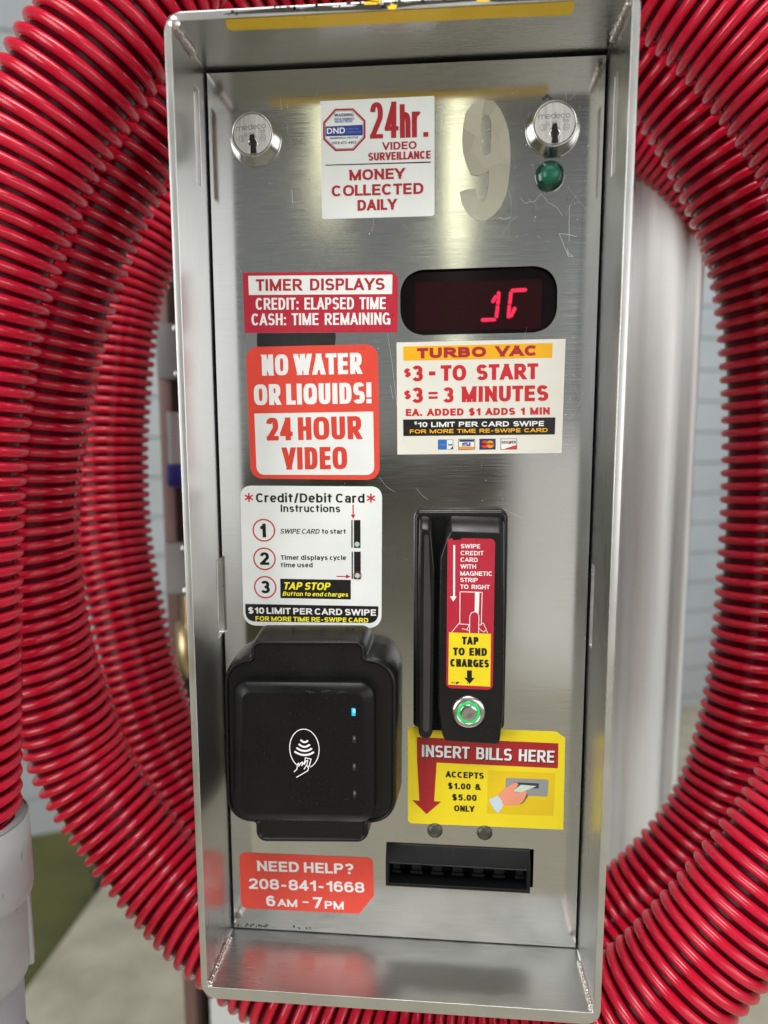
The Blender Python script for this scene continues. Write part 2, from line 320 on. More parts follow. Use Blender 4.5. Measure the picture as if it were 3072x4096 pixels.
GL = {
 'A': (.96, [_l((0, 0), (.5, 1)), _l((1, 0), (.5, 1)), _c([(.2, .27), (.8, .27)])]),
 'B': (.84, [_ST, _c([(0, 1), (.55, 1)] + _arc(.55, .76, .39, .24, 90, -90) + [(0, .52)]), _c([(0, .52), (.58, .52)] + _arc(.58, .26, .42, .26, 90, -90) + [(0, 0)])]),
 'C': (.92, [_c(_arc(.5, .5, .5, .5, 40, 320, 26))]), 'D': (.88, [_ST, _c([(0, 1), (.42, 1)] + _arc(.42, .5, .58, .5, 90, -90, 20) + [(0, 0)])]),
 'E': (.75, [_ST, _l((0, 1), (1, 1)), _l((0, .51), (.9, .51)), _l((0, 0), (1, 0))]), 'F': (.7, [_ST, _l((0, 1), (1, 1)), _l((0, .49), (.88, .49))]),
 'G': (.94, [_c(_arc(.5, .5, .5, .5, 40, 330, 26)), _l((1, .44), (1, 0)), _c([(.56, .44), (1, .44)])]),
 'H': (.85, [_ST, _l((1, 0), (1, 1)), _c([(0, .51), (1, .51)])]), 'I': (0, [_ST]),
 'J': (.66, [_c([(1, 1), (1, .3)] + _arc(.5, .3, .5, .3, 0, -180) + [(0, .38)], True)]),
 'K': (.9, [_ST, _l((1, 1), (0, .34)), _c([(.36, .58), (1, 0)], False, True)]), 'L': (.7, [_ST, _l((0, 0), (1, 0))]),
 'M': (1.08, [_ST, _l((1, 0), (1, 1)), _l((0, 1), (.5, 0)), _l((1, 1), (.5, 0))]), 'N': (.87, [_ST, _l((1, 0), (1, 1)), _l((0, 1), (1, 0))]),
 'O': (1.0, [_o(.5, .5, .5, .5)]), 'P': (.8, [_ST, _P]), 'Q': (1.0, [_o(.5, .5, .5, .5), _c([(.56, .3), (1.02, -.06)])]), 'R': (.86, [_ST, _P, _c([(.45, .46), (1, 0)], False, True)]),
 'S': (.84, [_S]), 'T': (.8, [_l((0, 1), (1, 1)), _l((.5, 1), (.5, 0))]),
 'U': (.86, [_c([(0, 1), (0, .33)] + _arc(.5, .33, .5, .33, 180, 360) + [(1, 1)], True, True)]), 'V': (.94, [_l((0, 1), (.5, 0)), _l((1, 1), (.5, 0))]),
 'W': (1.36, [_l((0, 1), (.25, 0)), _l((.5, 1), (.25, 0)), _l((.5, 1), (.75, 0)), _l((1, 1), (.75, 0))]), 'X': (.92, [_l((0, 1), (1, 0)), _l((1, 1), (0, 0))]),
 'Y': (.92, [_l((0, 1), (.5, .4)), _l((1, 1), (.5, .4)), _l((.5, .42), (.5, 0))]), 'Z': (.8, [_l((0, 1), (1, 1)), _l((1, 1), (0, 0)), _l((0, 0), (1, 0))]),
 '0': (.76, [_o(.5, .5, .5, .5)]), '1': (.46, [_l((1, 1), (1, 0)), _c([(-.25, .74), (.5, .80), (1, .97)])]),
 '2': (.76, [_c(_arc(.5, .71, .48, .29, 172, -28) + [(.04, .02)]), _l((0, 0), (1, 0))]),
 '3': (.76, [_c(_arc(.48, .75, .46, .25, 158, -88)), _c(_arc(.48, .255, .52, .255, 88, -160)), _c([(.36, .505), (.52, .505)])]),
 '4': (.8, [_l((.74, 1), (.74, 0)), _c([(.74, .98), (0, .25)]), _c([(0, .23), (1, .23)], True, True)]),
 '5': (.76, [_l((.16, 1), (.94, 1)), _c([(.16, 1), (.08, .46)]), _c(_arc(.5, .32, .5, .32, 148, -160, 20))]),
 '6': (.76, [_o(.5, .31, .5, .31), _c(_arc(.5, .56, .5, .44, 35, 180) + [(0, .31)])]), '7': (.74, [_l((0, 1), (1, 1)), _l((1, 1), (.32, 0))]),
 '8': (.78, [_o(.5, .755, .45, .245), _o(.5, .26, .5, .26)]), '9': (.76, [_o(.5, .69, .5, .31), _c(_arc(.5, .44, .5, .44, 215, 360) + [(1, .69)])]),
 'a': (.72, [_c(_arc(.46, .5, .46, .23, 165, 0) + [(.92, 0)], False, True), _o(.42, .21, .42, .21)]), 'b': (.76, [_ST, _o(.5, _X / 2, .5, _X / 2)]), 'c': (.7, [_c(_arc(.5, _X / 2, .5, _X / 2, 42, 318, 22))]),
 'd': (.76, [_l((1, 0), (1, 1)), _o(.5, _X / 2, .5, _X / 2)]), 'e': (.74, [_c(_arc(.5, _X / 2, .5, _X / 2, 0, 318, 24)), _c([(0, _X / 2), (1, _X / 2)])]),
 'g': (.76, [_o(.5, _X / 2, .5, _X / 2), _c([(1, _X), (1, -.06)] + _arc(.5, -.06, .5, .22, 0, -150), True)]), 'h': (.72, [_ST, _c([(0, .42)] + _arc(.5, .42, .5, _X - .42, 180, 0) + [(1, 0)], False, True)]),
 'i': (0, [_l((0, 0), (0, _X)), _l((0, 1.05), (0, 1.07))]), 'k': (.74, [_ST, _l((1, _X), (0, .25)), _c([(.3, .42), (1, 0)], False, True)]), 'l': (0, [_ST]),
 'm': (1.2, [_l((0, 0), (0, _X)), _c([(0, .45)] + _arc(.25, .45, .25, _X - .45, 180, 0) + [(.5, 0)], False, True), _c([(.5, .45)] + _arc(.75, .45, .25, _X - .45, 180, 0) + [(1, 0)], False, True)]),
 'n': (.72, [_l((0, 0), (0, _X)), _c([(0, .42)] + _arc(.5, .42, .5, _X - .42, 180, 0) + [(1, 0)], False, True)]), 'o': (.78, [_o(.5, _X / 2, .5, _X / 2)]),
 'p': (.76, [_l((0, -.28), (0, _X)), _o(.5, _X / 2, .5, _X / 2)]), 'r': (.5, [_l((0, 0), (0, _X)), _c([(0, .44)] + _arc(.72, .46, .72, _X - .46, 180, 66))]), 's': (.66, _scale([_S], _X)),
 't': (.44, [_c([(.42, .95), (.42, .2)] + _arc(.8, .2, .38, .2, 180, 275), True), _l((0, _X), (1, _X))]), 'u': (.72, [_c([(0, _X), (0, .28)] + _arc(.5, .28, .5, .28, 180, 360), True), _l((1, _X), (1, 0))]),
 'y': (.76, [_l((0, _X), (.52, 0)), _l((1, _X), (.28, -.28))]),
 '$': (.8, [_S, _l((.5, 1.08), (.5, -.08))]), '&': (.95, [_c(_arc(.4, .79, .26, .21, -60, 190, 18) + [(.95, 0)], False, True), _c([(.48, .58)] + _arc(.4, .25, .4, .25, 130, 300, 14) + [(.98, .42)])]),
 ':': (0, [_l((0, 0), (0, .02)), _l((0, .6), (0, .62))]), '.': (0, [_l((0, 0), (0, .02))]), ',': (0, [_l((0, 0), (0, .02)), _c([(0, 0), (-.06, -.16)])]), '!': (0, [_l((0, 1), (0, .36)), _l((0, 0), (0, .02))]),
 '?': (.74, [_c(_arc(.5, .75, .5, .25, 170, -50) + [(.5, .42), (.5, .33)], False, False), _l((.5, 0), (.5, .02))]), '-': (.5, [_c([(-.1, .38), (1.1, .38)])]), '/': (.42, [_l((0, -.06), (1, 1.04))]),
 '(': (.26, [_c(_arc(1, .42, 1, .66, 110, 250))]), ')': (.26, [_c(_arc(0, .42, 1, .66, 70, -70))]),
}
_RND = set('CGOQScdeoqg0689'); _DIA = set('AVWYTL7yr4')
def _bear(ch): return 0.022 if ch in _DIA else (0.05 if ch in _RND else 0.075)
def _clip(poly, lo, hi):
    for sgn, lim in ((1, lo), (-1, -hi)):
        out = []
        for i in range(len(poly)):
            a, b_ = poly[i - 1], poly[i]; da, db = sgn * a[1] - lim, sgn * b_[1] - lim
            if (da >= 0) != (db >= 0): t = da / (da - db); out.append((a[0] + (b_[0] - a[0]) * t, a[1] + (b_[1] - a[1]) * t))
            if db >= 0: out.append(b_)
        poly = out
        if len(poly) < 3: return []
    return poly
def letter_polys(body, L, cap, wt, shear=0.0, sq=2.3, space=0.30, contrast=0.2):
    """polygons (x along the line, y up, layer) of a line of lettering L long and cap high"""
    tv = wt * cap; th = tv * (1 - contrast)
    fixed = 0.0; var = 0.0
    for i, ch in enumerate(body):
        if ch == ' ': var += space; continue
        w = GL[ch][0]
        if w == 0: fixed += tv
        elif w < 0.56: fixed += tv; var += w - 0.16
        else: var += w
        if i: var += _bear(ch)
        if i < len(body) - 1: var += _bear(ch)
    s = (L - fixed - abs(shear) * cap * 0.9) / max(var, 1e-6) if var > 0 else 1.0
    x = 0.0; out = []
    def sp(v): return math.copysign(abs(v) ** (2 / sq), v)
    for i, ch in enumerate(body):
        if ch == ' ': x += space * s; continue
        w, strokes = GL[ch]; W = tv if w == 0 else (tv + (w - 0.16) * s if w < 0.56 else w * s)
        if i: x += _bear(ch) * s
        ax, bx = x + tv / 2, max(W - tv, 0.0); ay, by = th / 2, cap - th
        ys = []
        for k, (pts, e0, e1) in enumerate(strokes):
            P_ = []
            for q in pts:
                if q[0] == 'a':
                    a = math.radians(q[5]); u, v = q[1] + q[3] * sp(math.cos(a)), q[2] + q[4] * sp(math.sin(a))
                else: u, v = q
                P_.append((ax + u * bx, ay + v * by)); ys.append(v)
            R_ = [P_[0]]
            for p in P_[1:]:
                if math.hypot(p[0] - R_[-1][0], p[1] - R_[-1][1]) > 1e-5 * cap: R_.append(p)
            strokes_k = (R_, e0, e1); out.append([None, strokes_k, k])
        lo, hi = ay + min(ys) * by - th / 2, ay + max(ys) * by + th / 2
        for item in out:
            if item[0] is None: item[0] = (lo, hi)
        x += W + (_bear(ch) * s if i < len(body) - 1 else 0)
    res = []
    for (lo, hi), (Q_, e0, e1), k in out:
        n = len(Q_)
        if n < 2: continue
        closed = n > 8 and math.hypot(Q_[0][0] - Q_[-1][0], Q_[0][1] - Q_[-1][1]) < 1e-3 * cap
        if closed: Q_ = Q_[:-1]; n -= 1
        D_ = []
        m = n if closed else n - 1
        for j in range(m):
            a, b_ = Q_[j], Q_[(j + 1) % n]; d = math.hypot(b_[0] - a[0], b_[1] - a[1]); D_.append(((b_[0] - a[0]) / d, (b_[1] - a[1]) / d))
        def half(d): return 0.5 * tv * (1 - contrast * d[0] * d[0])
        def ext(d):
            sn, cs = abs(d[1]), abs(d[0])
            if sn < 0.2: return tv / 2
            return 0.5 * th / sn + 0.5 * tv * cs / sn if cs > 0.15 else th / 2
        left = []; right = []
        for j in range(n):
            if closed: d0, d1 = D_[j - 1], D_[j]
            else: d0, d1 = D_[max(j - 1, 0)], D_[min(j, m - 1)]
            n0, n1 = (-d0[1], d0[0]), (-d1[1], d1[0]); nx, ny = n0[0] + n1[0], n0[1] + n1[1]; nl = math.hypot(nx, ny) or 1; nx, ny = nx / nl, ny / nl
            h = (half(d0) + half(d1)) / 2 / max(0.55, nx * n0[0] + ny * n0[1]); p = Q_[j]
            if not closed and j == 0 and e0: p = (p[0] - d1[0] * ext(d1), p[1] - d1[1] * ext(d1))
            if not closed and j == n - 1 and e1: p = (p[0] + d0[0] * ext(d0), p[1] + d0[1] * ext(d0))
            left.append((p[0] + nx * h, p[1] + ny * h)); right.append((p[0] - nx * h, p[1] - ny * h))
        for j in range(m):
            j2 = (j + 1) % n; c = _clip([left[j], right[j], right[j2], left[j2]], lo, hi)
            if c: res.append(([(p[0] + p[1] * shear, p[1]) for p in c], k))
    return res
def fillet(pts, radii, n=6, lim=0.49):
    """round the corners of a polygon; radii is one number or one per corner"""
    out = []; N = len(pts)
    for i in range(N):
        r = radii[i] if hasattr(radii, '__len__') else radii
        p, a, c = Vector(pts[i]), Vector(pts[i - 1]), Vector(pts[(i + 1) % N])
        if r <= 0: out.append(tuple(p)); continue
        d1, d2 = (a - p), (c - p); ang = d1.angle(d2); t = min(r / math.tan(ang / 2), d1.length * lim, d2.length * lim)
        s_, e_ = p + d1.normalized() * t, p + d2.normalized() * t
        for k in range(n + 1):
            q = k / n; out.append(tuple((1 - q) ** 2 * s_ + 2 * q * (1 - q) * (p * 0.8 + (s_ + e_) * 0.1) + q ** 2 * e_))
    return out
def rrect(x0, z0, x1, z1, r, n=6): return fillet([(x0, z0), (x1, z0), (x1, z1), (x0, z1)], r, n)
def inset(pts, d):
    """offset a closed outline inward (d > 0) along its corner normals"""
    N = len(pts); out = []
    A = sum(pts[i][0] * pts[(i + 1) % N][1] - pts[(i + 1) % N][0] * pts[i][1] for i in range(N)); sg = 1 if A > 0 else -1
    for i in range(N):
        p, a, c = Vector(pts[i]), Vector(pts[i - 1]), Vector(pts[(i + 1) % N])
        e1, e2 = (p - a), (c - p)
        e1 = e1.normalized() if e1.length > 1e-9 else e2.normalized(); e2 = e2.normalized() if e2.length > 1e-9 else e1
        n1, n2 = Vector((-e1.y, e1.x)) * sg, Vector((-e2.y, e2.x)) * sg
        nn = (n1 + n2); nn = nn.normalized() if nn.length > 1e-6 else n1
        out.append(tuple(p + nn * (d / max(0.5, nn.dot(n1)))))
    return out
def thing(name, label, cat, loc=(0, 0, 0), group=None):
    o = bpy.data.objects.new(name, None); COL.objects.link(o); o.empty_display_size = 0.05
    o.location = Vector(loc) * MM; o['label'] = label; o['category'] = cat
    if group: o['group'] = group
    return o
def catmull(pts, n=24):
    P = [Vector(p) for p in pts]; P = [P[0] * 2 - P[1]] + P + [P[-1] * 2 - P[-2]]; out = []
    for i in range(1, len(P) - 2):
        for k in range(n):
            t = k / n; a, b_, c, d = P[i - 1], P[i], P[i + 1], P[i + 2]
            out.append(0.5 * ((2 * b_) + (c - a) * t + (2 * a - 5 * b_ + 4 * c - d) * t * t + (3 * b_ - a - 3 * c + d) * t ** 3))
    out.append(P[-2]); return out

# ---------------------------------------------------------------- setting: ground, lawn, wall
GZ = -1000.0
g = MB(); g.box((-958, -30000, GZ - 200), (7000, 7000, GZ), 'concrete')
o = g.build('pavement', bevel=12); o['kind'] = 'structure'
g = MB(); g.add([(-30000, -30000, GZ - 90), (30000, -30000, GZ - 90), (30000, 30000, GZ - 90), (-30000, 30000, GZ - 90)], [(0, 1, 2, 3)], 'lawn')
o = g.build('ground'); o['kind'] = 'structure'
# lap siding wall, nearer on the left than on the right
wall = thing('siding_wall', 'grey painted wall of horizontal lap siding behind the hoses', 'wall', (-1394, 1760, GZ - 90))
yaw = math.atan2(1125, 2548); wall.rotation_euler.z = yaw
g = MB(); BH = 137.0
for k in range(30):
    z = k * BH
    g.add([(-3500, 0, z), (5200, 0, z), (5200, 9, z + BH - 3), (-3500, 9, z + BH - 3)], [(0, 1, 2, 3)], 'siding_paint')
    g.add([(-3500, 9, z + BH - 3), (5200, 9, z + BH - 3), (5200, 0, z + BH), (-3500, 0, z + BH)], [(0, 1, 2, 3)], 'seam_grey')
g.box((-3500, 20, 0), (5200, 120, 30 * BH), 'siding_paint')
g.build('siding', wall, recalc=False)
post = thing('bollard', 'thin black post standing on the concrete edge behind the hose', 'post', (-985, 1440, GZ - 90))
g = MB(); g.tube([(0, 0, 0), (0, 0, 110)], 12, 'post_black'); g.build('shaft', post)
g = MB(); g.tube([(0, 0, 110), (0, 0, 118), (0, 0, 122)], [16, 15, 8], 'post_black'); g.build('cap', post)

# ---------------------------------------------------------------- vacuum cabinet behind
cab = thing('vacuum_cabinet', 'tall brushed steel vacuum cabinet standing behind the pay station and hoses', 'vacuum cabinet', (0, 560, GZ))
def cz(z): return z - GZ
CY = 360 - 560
g = MB()
prof = fillet([(-288, 62), (-288, 400), (292, 400), (292, 62)], [2, 40, 40, 2])
top = [(p[0], p[1]) for p in prof]
vs = [(p[0], CY + p[1], 0) for p in top] + [(p[0], CY + p[1], cz(1250)) for p in top]; n = len(top)
g.add(vs, [(i, (i + 1) % n, n + (i + 1) % n, n + i) for i in range(n)] + [tuple(range(n)), tuple(range(n, 2 * n))], 'gap_black')
g.box((283, CY + 20, 60), (294, CY + 61, cz(1240)), 'hinge_grey')
g.build('body', cab)
g = MB(); g.box((-292, CY - 6, 60), (-277, CY + 60, cz(1250)), 'flange_hose_tint'); g.build('side_flange', cab, bevel=1.5, uv=True)
# door with softly rolled right edge and a pressed crease
g = MB()
sec = [(-262, 40), (-262, 2), (-258, -3), (60, -4), (150, -4), (205, -4), (209, -1), (213, 12), (222, 12), (226, -1), (229, -5), (235, -8), (243, -10), (252, -10), (260, -8), (266, -4), (271, 5), (274, 4), (276, -8), (280, -10), (284, -8), (285, 20), (285, 60)]
vs = [(p[0], CY + p[1], 60) for p in sec] + [(p[0], CY + p[1], cz(1240)) for p in sec]; n = len(sec)
g.add(vs, [(i, i + 1, n + i + 1, n + i) for i in range(n - 1)], 'cabinet_steel', True)
door = g.build('door', cab, uv=True, recalc=False)
def hinge(z):
    h = MB(); h.box((-289, CY - 16, cz(z) - 30), (-244, CY - 7, cz(z) + 30), 'hinge_grey')
    ho = h.build('hinge', cab, bevel=3, uv=True)
    q = MB()
    for dz in (-24, 24): q.lathe((-262, cz(z) + dz), [(0.1, CY - 23), (4, CY - 23), (6, CY - 21), (6.5, CY - 16)], 'lock_steel', 16)
    q.lathe((-252, cz(z)), [(0.1, CY - 24), (8, CY - 23), (10, CY - 20), (10, CY - 16)], 'lock_steel', 20)
    q.build('bolt', ho)
hinge(405); hinge(165)
g = MB(); path = []; rad = []
for k in range(60): path.append((-261, CY - 20, cz(340) - k * 0.95)); rad.append(15 + (1.2 if k % 3 == 0 else 0))
g.tube(path, rad, 'cabinet_steel', 20); sp = g.build('latch_spring', cab, uv=True)
g = MB(); g.tube([(-261, CY - 20, cz(283)), (-261, CY - 20, cz(280)), (-261, CY - 20, cz(262)), (-261, CY - 20, cz(259))], [17, 18.5, 18.5, 16], 'blue_cap', 20); g.build('blue_cap', sp)
g = MB(); g.tube([(-264, CY - 18, cz(135)), (-264, CY - 18, cz(105)), (-264, CY - 18, cz(104)), (-264, CY - 18, cz(60)), (-264, CY - 18, cz(40))], [7, 7, 13, 13, 5], 'brass', 16); g.build('latch_pin', cab)
g = MB(); g.lathe((-172, cz(-272)), [(0.1, CY - 14), (6, CY - 14), (9, CY - 11), (10, CY - 4)], 'lock_steel', 6, False); g.build('bolt', cab)

# ---------------------------------------------------------------- pay station
st = thing('pay_station', 'stainless steel self-service vacuum pay station covered in stickers, with locks, card readers and bill slot', 'pay station', (0, 0, 0))
D = 49.1
# housing: an open shell with four slots cut through its side walls
g = MB()
g.curve_plate(fillet([(-114.9, -7.4), (114.9, -7.4), (114.9, 529.9), (-114.9, 529.9)], [9, 8, 8, 9]), [fillet([(-111, 0), (111, 0), (111, 525.6), (-111, 525.6)], 1.2, 3)], -D, 32, 'shell_steel')
shell = g.build('housing', st)
cut = MB()
for a, c in (((-125, -19.5, 459.5), (-105, -10.5, 510)), ((105, -24.5, 456.5), (125, -16.5, 505)), ((-125, -8.5, 199), (-105, 4.5, 246.5)), ((105, -10.5, 198.5), (125, -2.5, 247))):
    cut.box(a, c, 'shell_steel')
co = cut.build('cutter')
bo = shell.modifiers.new('b', 'BOOLEAN'); bo.object = co; bo.operation = 'DIFFERENCE'; bo.solver = 'EXACT'
bpy.context.view_layer.update()
me2 = bpy.data.meshes.new_from_object(shell.evaluated_get(bpy.context.evaluated_depsgraph_get()))
shell.modifiers.clear(); old = shell.data; shell.data = me2; bpy.data.meshes.remove(old); me2.name = 'housing'
cm = co.data; bpy.data.objects.remove(co); bpy.data.meshes.remove(cm)
L = me2.uv_layers.new(name='UVMap')
for p in me2.polygons:
    nx, ny, nz = (abs(c) for c in p.normal)
    for li in p.loop_indices:
        c = me2.vertices[me2.loops[li].vertex_index].co
        L.data[li].uv = (c.z, c.x) if ny >= nx and ny >= nz else ((c.z, c.y) if nx >= nz else (c.y, c.x))
    p.use_smooth = True
bv = shell.modifiers.new('edge', 'BEVEL'); bv.width = 0.0008; bv.segments = 2; bv.limit_method = 'ANGLE'; bv.angle_limit = math.radians(40)
wnm = shell.modifiers.new('wn', 'WEIGHTED_NORMAL'); wnm.keep_sharp = True
g = MB(); g.box((-111.5, 27, 0.5), (111.5, 31, 525), 'gap_black'); g.build('back_plate', st)
g = MB(); g.box((-50, 33, 150), (50, 352, 400), 'cabinet_steel'); g.build('mounting_arm', st, bevel=4, uv=True)

# face panel with openings for the display and the bill slot
win = fillet([(-0.53,378.21), (87.68,379.1), (87.19,415.51), (-0.93,414.52)], 13.0, 8)
bill_hole = [(-8.6, 40.6), (82.4, 40.2), (82.4, 65.6), (-8.6, 65.2)]
g = MB()
g.curve_plate([(-109.7, 0.8), (109.6, 0.8), (109.6, 523.6), (-109.7, 523.6)], [win, bill_hole], 0.0, 2.4, 'panel_steel')
# scratches: the figure scored under the right lock, the crack line under the green lamp, and many fine ones
SC = -0.03
def in_window(x, z): return (4 < x < 96 and 370 < z < 428) or (-12 < x < 86 and 26 < z < 68)
def scr(pts, w, mat='scratch'): g.stroke(pts, w * 0.75, SC - rnd.uniform(0, 0.012), mat)
scr([(92.67,446.82), (92.81,437.5), (93.01,428.12)], 0.22); scr([(87.57,432.44), (92.38,431.89), (97.07,430.55)], 0.2)
scr([(87.57,432.44), (89.95,426.74), (92.95,420.15), (95.48,419.95)], 0.22); scr([(92.95,420.15), (92.24,424.15)], 0.2)
scr([(65.94,452.18), (66.97,450.56), (68.98,448.75), (70.77,450.05), (73.41,449.58), (75.01,451.28), (77,453.85), (79.1,451.8), (81.22,448.96), (84.12,447.53), (86.63,445.63), (87.67,443.61), (89.03,441.83)], 0.16)
scr([(54.56,442.09), (57.08,440.58), (60.79,441.93)], 0.16); scr([(-68.02,509.5), (-67.68,505.13), (-67.56,502.74)], 0.16); scr([(-63.76,508.15), (-64.11,503.41)], 0.1)
scr([(-62.56,459.92), (-62.02,452.14)], 0.14); scr([(-8.23,379.73), (-5.47,362.67), (-2.68,338.52), (-1.98,328.07)], 0.14); scr([(-6.53,350.31), (-4.79,342)], 0.14)
scr([(-13.05,296.53), (-9.13,291.19), (-4.13,288)], 0.14); scr([(59.22,278.98), (64.77,275.83), (71.26,272.84)], 0.2); scr([(8.37,290.66), (11.59,286.67), (15.59,283.48)], 0.12)
scr([(88.97,505.23), (89.71,501.75)], 0.12); scr([(90.68,501.71), (94.18,505.02)], 0.12); scr([(91.8,422.84), (95.2,420.22)], 0.2); scr([(95.45,342.41), (96.47,341.26)], 0.2)
scr([(-11.76,250.96), (-4.88,253.61), (-0.55,257.68)], 0.12, 'scuff'); scr([(-5.59,257.62), (-2.71,241.53), (-0.18,229.01)], 0.12, 'scuff'); scr([(-9.25,240.69), (-7.95,233.32)], 0.12, 'scuff')
scr([(-11.01,248.95), (-2.86,252.36), (3.62,258.19)], 0.1, 'scuff'); scr([(-9.39,241.53), (-8.18,233.23), (-3.68,234.14), (6.08,245.07)], 0.1, 'scuff')
for k in range(230):
    x = min(108, rnd.gauss(78, 24)) if k % 3 else rnd.uniform(-95, 105); z = rnd.uniform(300, 515) if k % 4 else rnd.uniform(20, 515)
    if abs(x) > 107 or in_window(x, z): continue
    a = rnd.gauss(math.pi / 2, 0.5); l = rnd.expovariate(1 / 6.0) + 0.6; bend = rnd.gauss(0, 0.15)
    scr([(x, z), (x + l / 2 * math.cos(a), z + l / 2 * math.sin(a)), (max(-108, min(108, x + l * math.cos(a + bend))), min(522, z + l * math.sin(a + bend)))], rnd.uniform(0.025, 0.06))
for k in range(170):
    x = rnd.gauss(72, 26) if k % 2 else rnd.uniform(-100, 106); z = rnd.uniform(280, 520) if k % 3 else rnd.uniform(10, 520)
    if abs(x) < 107 and not in_window(x, z): g.disc((x, z), rnd.uniform(0.10, 0.34), SC - rnd.uniform(0, 0.01), 'scratch' if k % 4 else 'scuff', 7)
for q in ((78.18,503.35), (79.77,504.06), (81.01,502.86), (76.98,503.02), (78.95,504.47)): g.disc(q, 0.9, SC - rnd.uniform(0.01, 0.03), 'scuff', 9)
g.poly([(77.26,475.03), (87.68,474.68), (86.92,472.6), (84.46,472.29), (78.44,472.09)], SC - 0.02, 'scuff')
for k in range(40): q = (-101.07,-3.29); g.disc((q[0] + rnd.gauss(0, 22), 2.0 + abs(rnd.gauss(0, 0.9))), rnd.uniform(0.3, 0.9), SC - 0.03 - 0.001 * k, 'scuff', 7)
g.build('face_panel', st, uv=True, recalc=False)

def weld(name, path, r):
    P = catmull(path, 40); rad = [r * (0.82 + 0.20 * abs(math.sin(i * 0.62)) + 0.12 * noise.noise(Vector((i * 0.21, r, 0)))) for i in range(len(P))]
    rad[0] *= 0.4; rad[-1] *= 0.4
    w_ = MB(); w_.tube([(p.x + 0.25 * noise.noise(Vector((i * .3, 1, 2))), p.y, p.z + 0.25 * noise.noise(Vector((i * .3, 5, 2)))) for i, p in enumerate(P)], rad, 'weld_steel', 12)
    w_.build(name, st)
weld('weld_bead', [(-110.6, -47.5, 525), (-110.0, -38, 524.4), (-109.6, -22, 523.8)], 2.1)
weld('weld_bead', [(-110.2, -48.2, 0.8), (-109.8, -30, 1.2), (-109.6, -10, 1.0)], 1.9)
weld('weld_bead', [(110.4, -46, 0.6), (110, -30, 1.0), (109.8, -12, 0.8)], 1.7)
weld('weld_bead', [(110.4, -46, 525.2), (110.2, -30, 524.8), (109.8, -14, 524.4)], 1.7)
g = MB(); g.lathe((0, 0), [(0.1, -2.6), (1.6, -2.2), (3.0, -1.0), (3.6, 0.3)], 'weld_steel', 16)
g.v = [(-110.2 + p[0], -48.4 + p[1] * 0.5, 525.6 + p[2]) for p in g.v]; g.build('weld_bead', st)

# torn yellow strip under the top wall
ZT = 525.35
g = MB()
fr = [(-83.29,-53.08,525.35), (-67.71,-52.04,525.35), (-52.98,-51.58,525.35), (-38.37,-50.88,525.35), (-28.16,-50.45,525.35), (-16.5,-50.14,525.35), (-7.15,-49.02,525.35), (-4.83,-50.58,525.35), (-0.45,-51.18,525.35), (6.71,-51.77,525.35), (13.93,-53.81,525.35), (25.97,-53.44,525.35), (40.79,-52.81,525.35), (45.13,-50.7,525.35), (59.22,-50.38,525.35), (73.28,-49.82,525.35), (84.45,-49.52,525.35)]
bk = [(85.19,-44.55,525.35), (85.25,-38.86,525.35), (84.13,-37.03,525.35), (45.93,-37.67,525.35), (1.52,-38.03,525.35), (-40.81,-37.57,525.35), (-83.38,-38.57,525.35), (-85.1,-40.54,525.35), (-84.56,-45.96,525.35)]
def flat(pts, z, mat): g.add([(p[0], max(p[1], -48.6), z) for p in pts], [tuple(range(len(pts)))], mat)
flat(fr + bk, ZT, 'strip_yellow')
def ribbon(top, bot, mat, y):
    g.poly(top + bot[::-1], y, mat)
YR = -49.16
tp = [(-83.52,527.84), (-63.94,528.8), (-53.49,529.1), (-46.07,528.2), (-34.97,529.14), (-26.88,528.21), (-16.61,529.18), (-6.41,527.87), (0.85,528.18), (10.89,528.75), (23.82,528.64), (39.51,528.66), (48.03,527.7), (66.33,527.84), (83.78,527.62)]
bt_l = [(-84.29,527.4), (-63.99,527.03), (-53.54,526.8), (-46.1,526.71), (-35,526.45), (-26.9,526.32), (-16.63,526.09), (-6.42,525.73), (0.84,526.31), (10.89,527.02), (23.83,527.18), (39.52,527.47), (48.05,526.52), (66.37,526.4), (83.83,526.19)]
ribbon(tp, [(p[0], max(p[1], 525.75)) for p in bt_l], 'residue', YR)
for q, w1, h1 in (((-10.78,529.16), 4.2, 0.8), ((-9.32,529.89), 2.5, 0.6), ((-1.33,526.95), 2.2, 1.2), ((-24.67,528.37), 6.5, 0.35), ((42.36,527.72), 3.5, 0.7)):
    g.poly([(q[0] - w1, q[1] - h1), (q[0] + w1 * .6, q[1] - h1 * 1.2), (q[0] + w1, q[1] + h1 * .4), (q[0] - w1 * .2, q[1] + h1), (q[0] - w1 * 1.1, q[1] + h1 * .3)], YR - .05, 'strip_yellow' if h1 > .4 else 'white_ink')
for k in range(46):
    u = rnd.random(); i_ = min(len(tp) - 2, int(u * (len(tp) - 1))); q = tp[i_]; q2 = tp[i_ + 1]; f_ = rnd.random()
    g.disc((q[0] + (q2[0] - q[0]) * f_, q[1] + (q2[1] - q[1]) * f_ + rnd.uniform(-1.0, 0.7)), rnd.uniform(.3, 1.1), YR - .02 - .001 * k, 'residue' if k % 5 else 'shell_steel', 7)
g.build('torn_strip', st, label='torn yellow sticker strip on the underside of the hood', recalc=False)

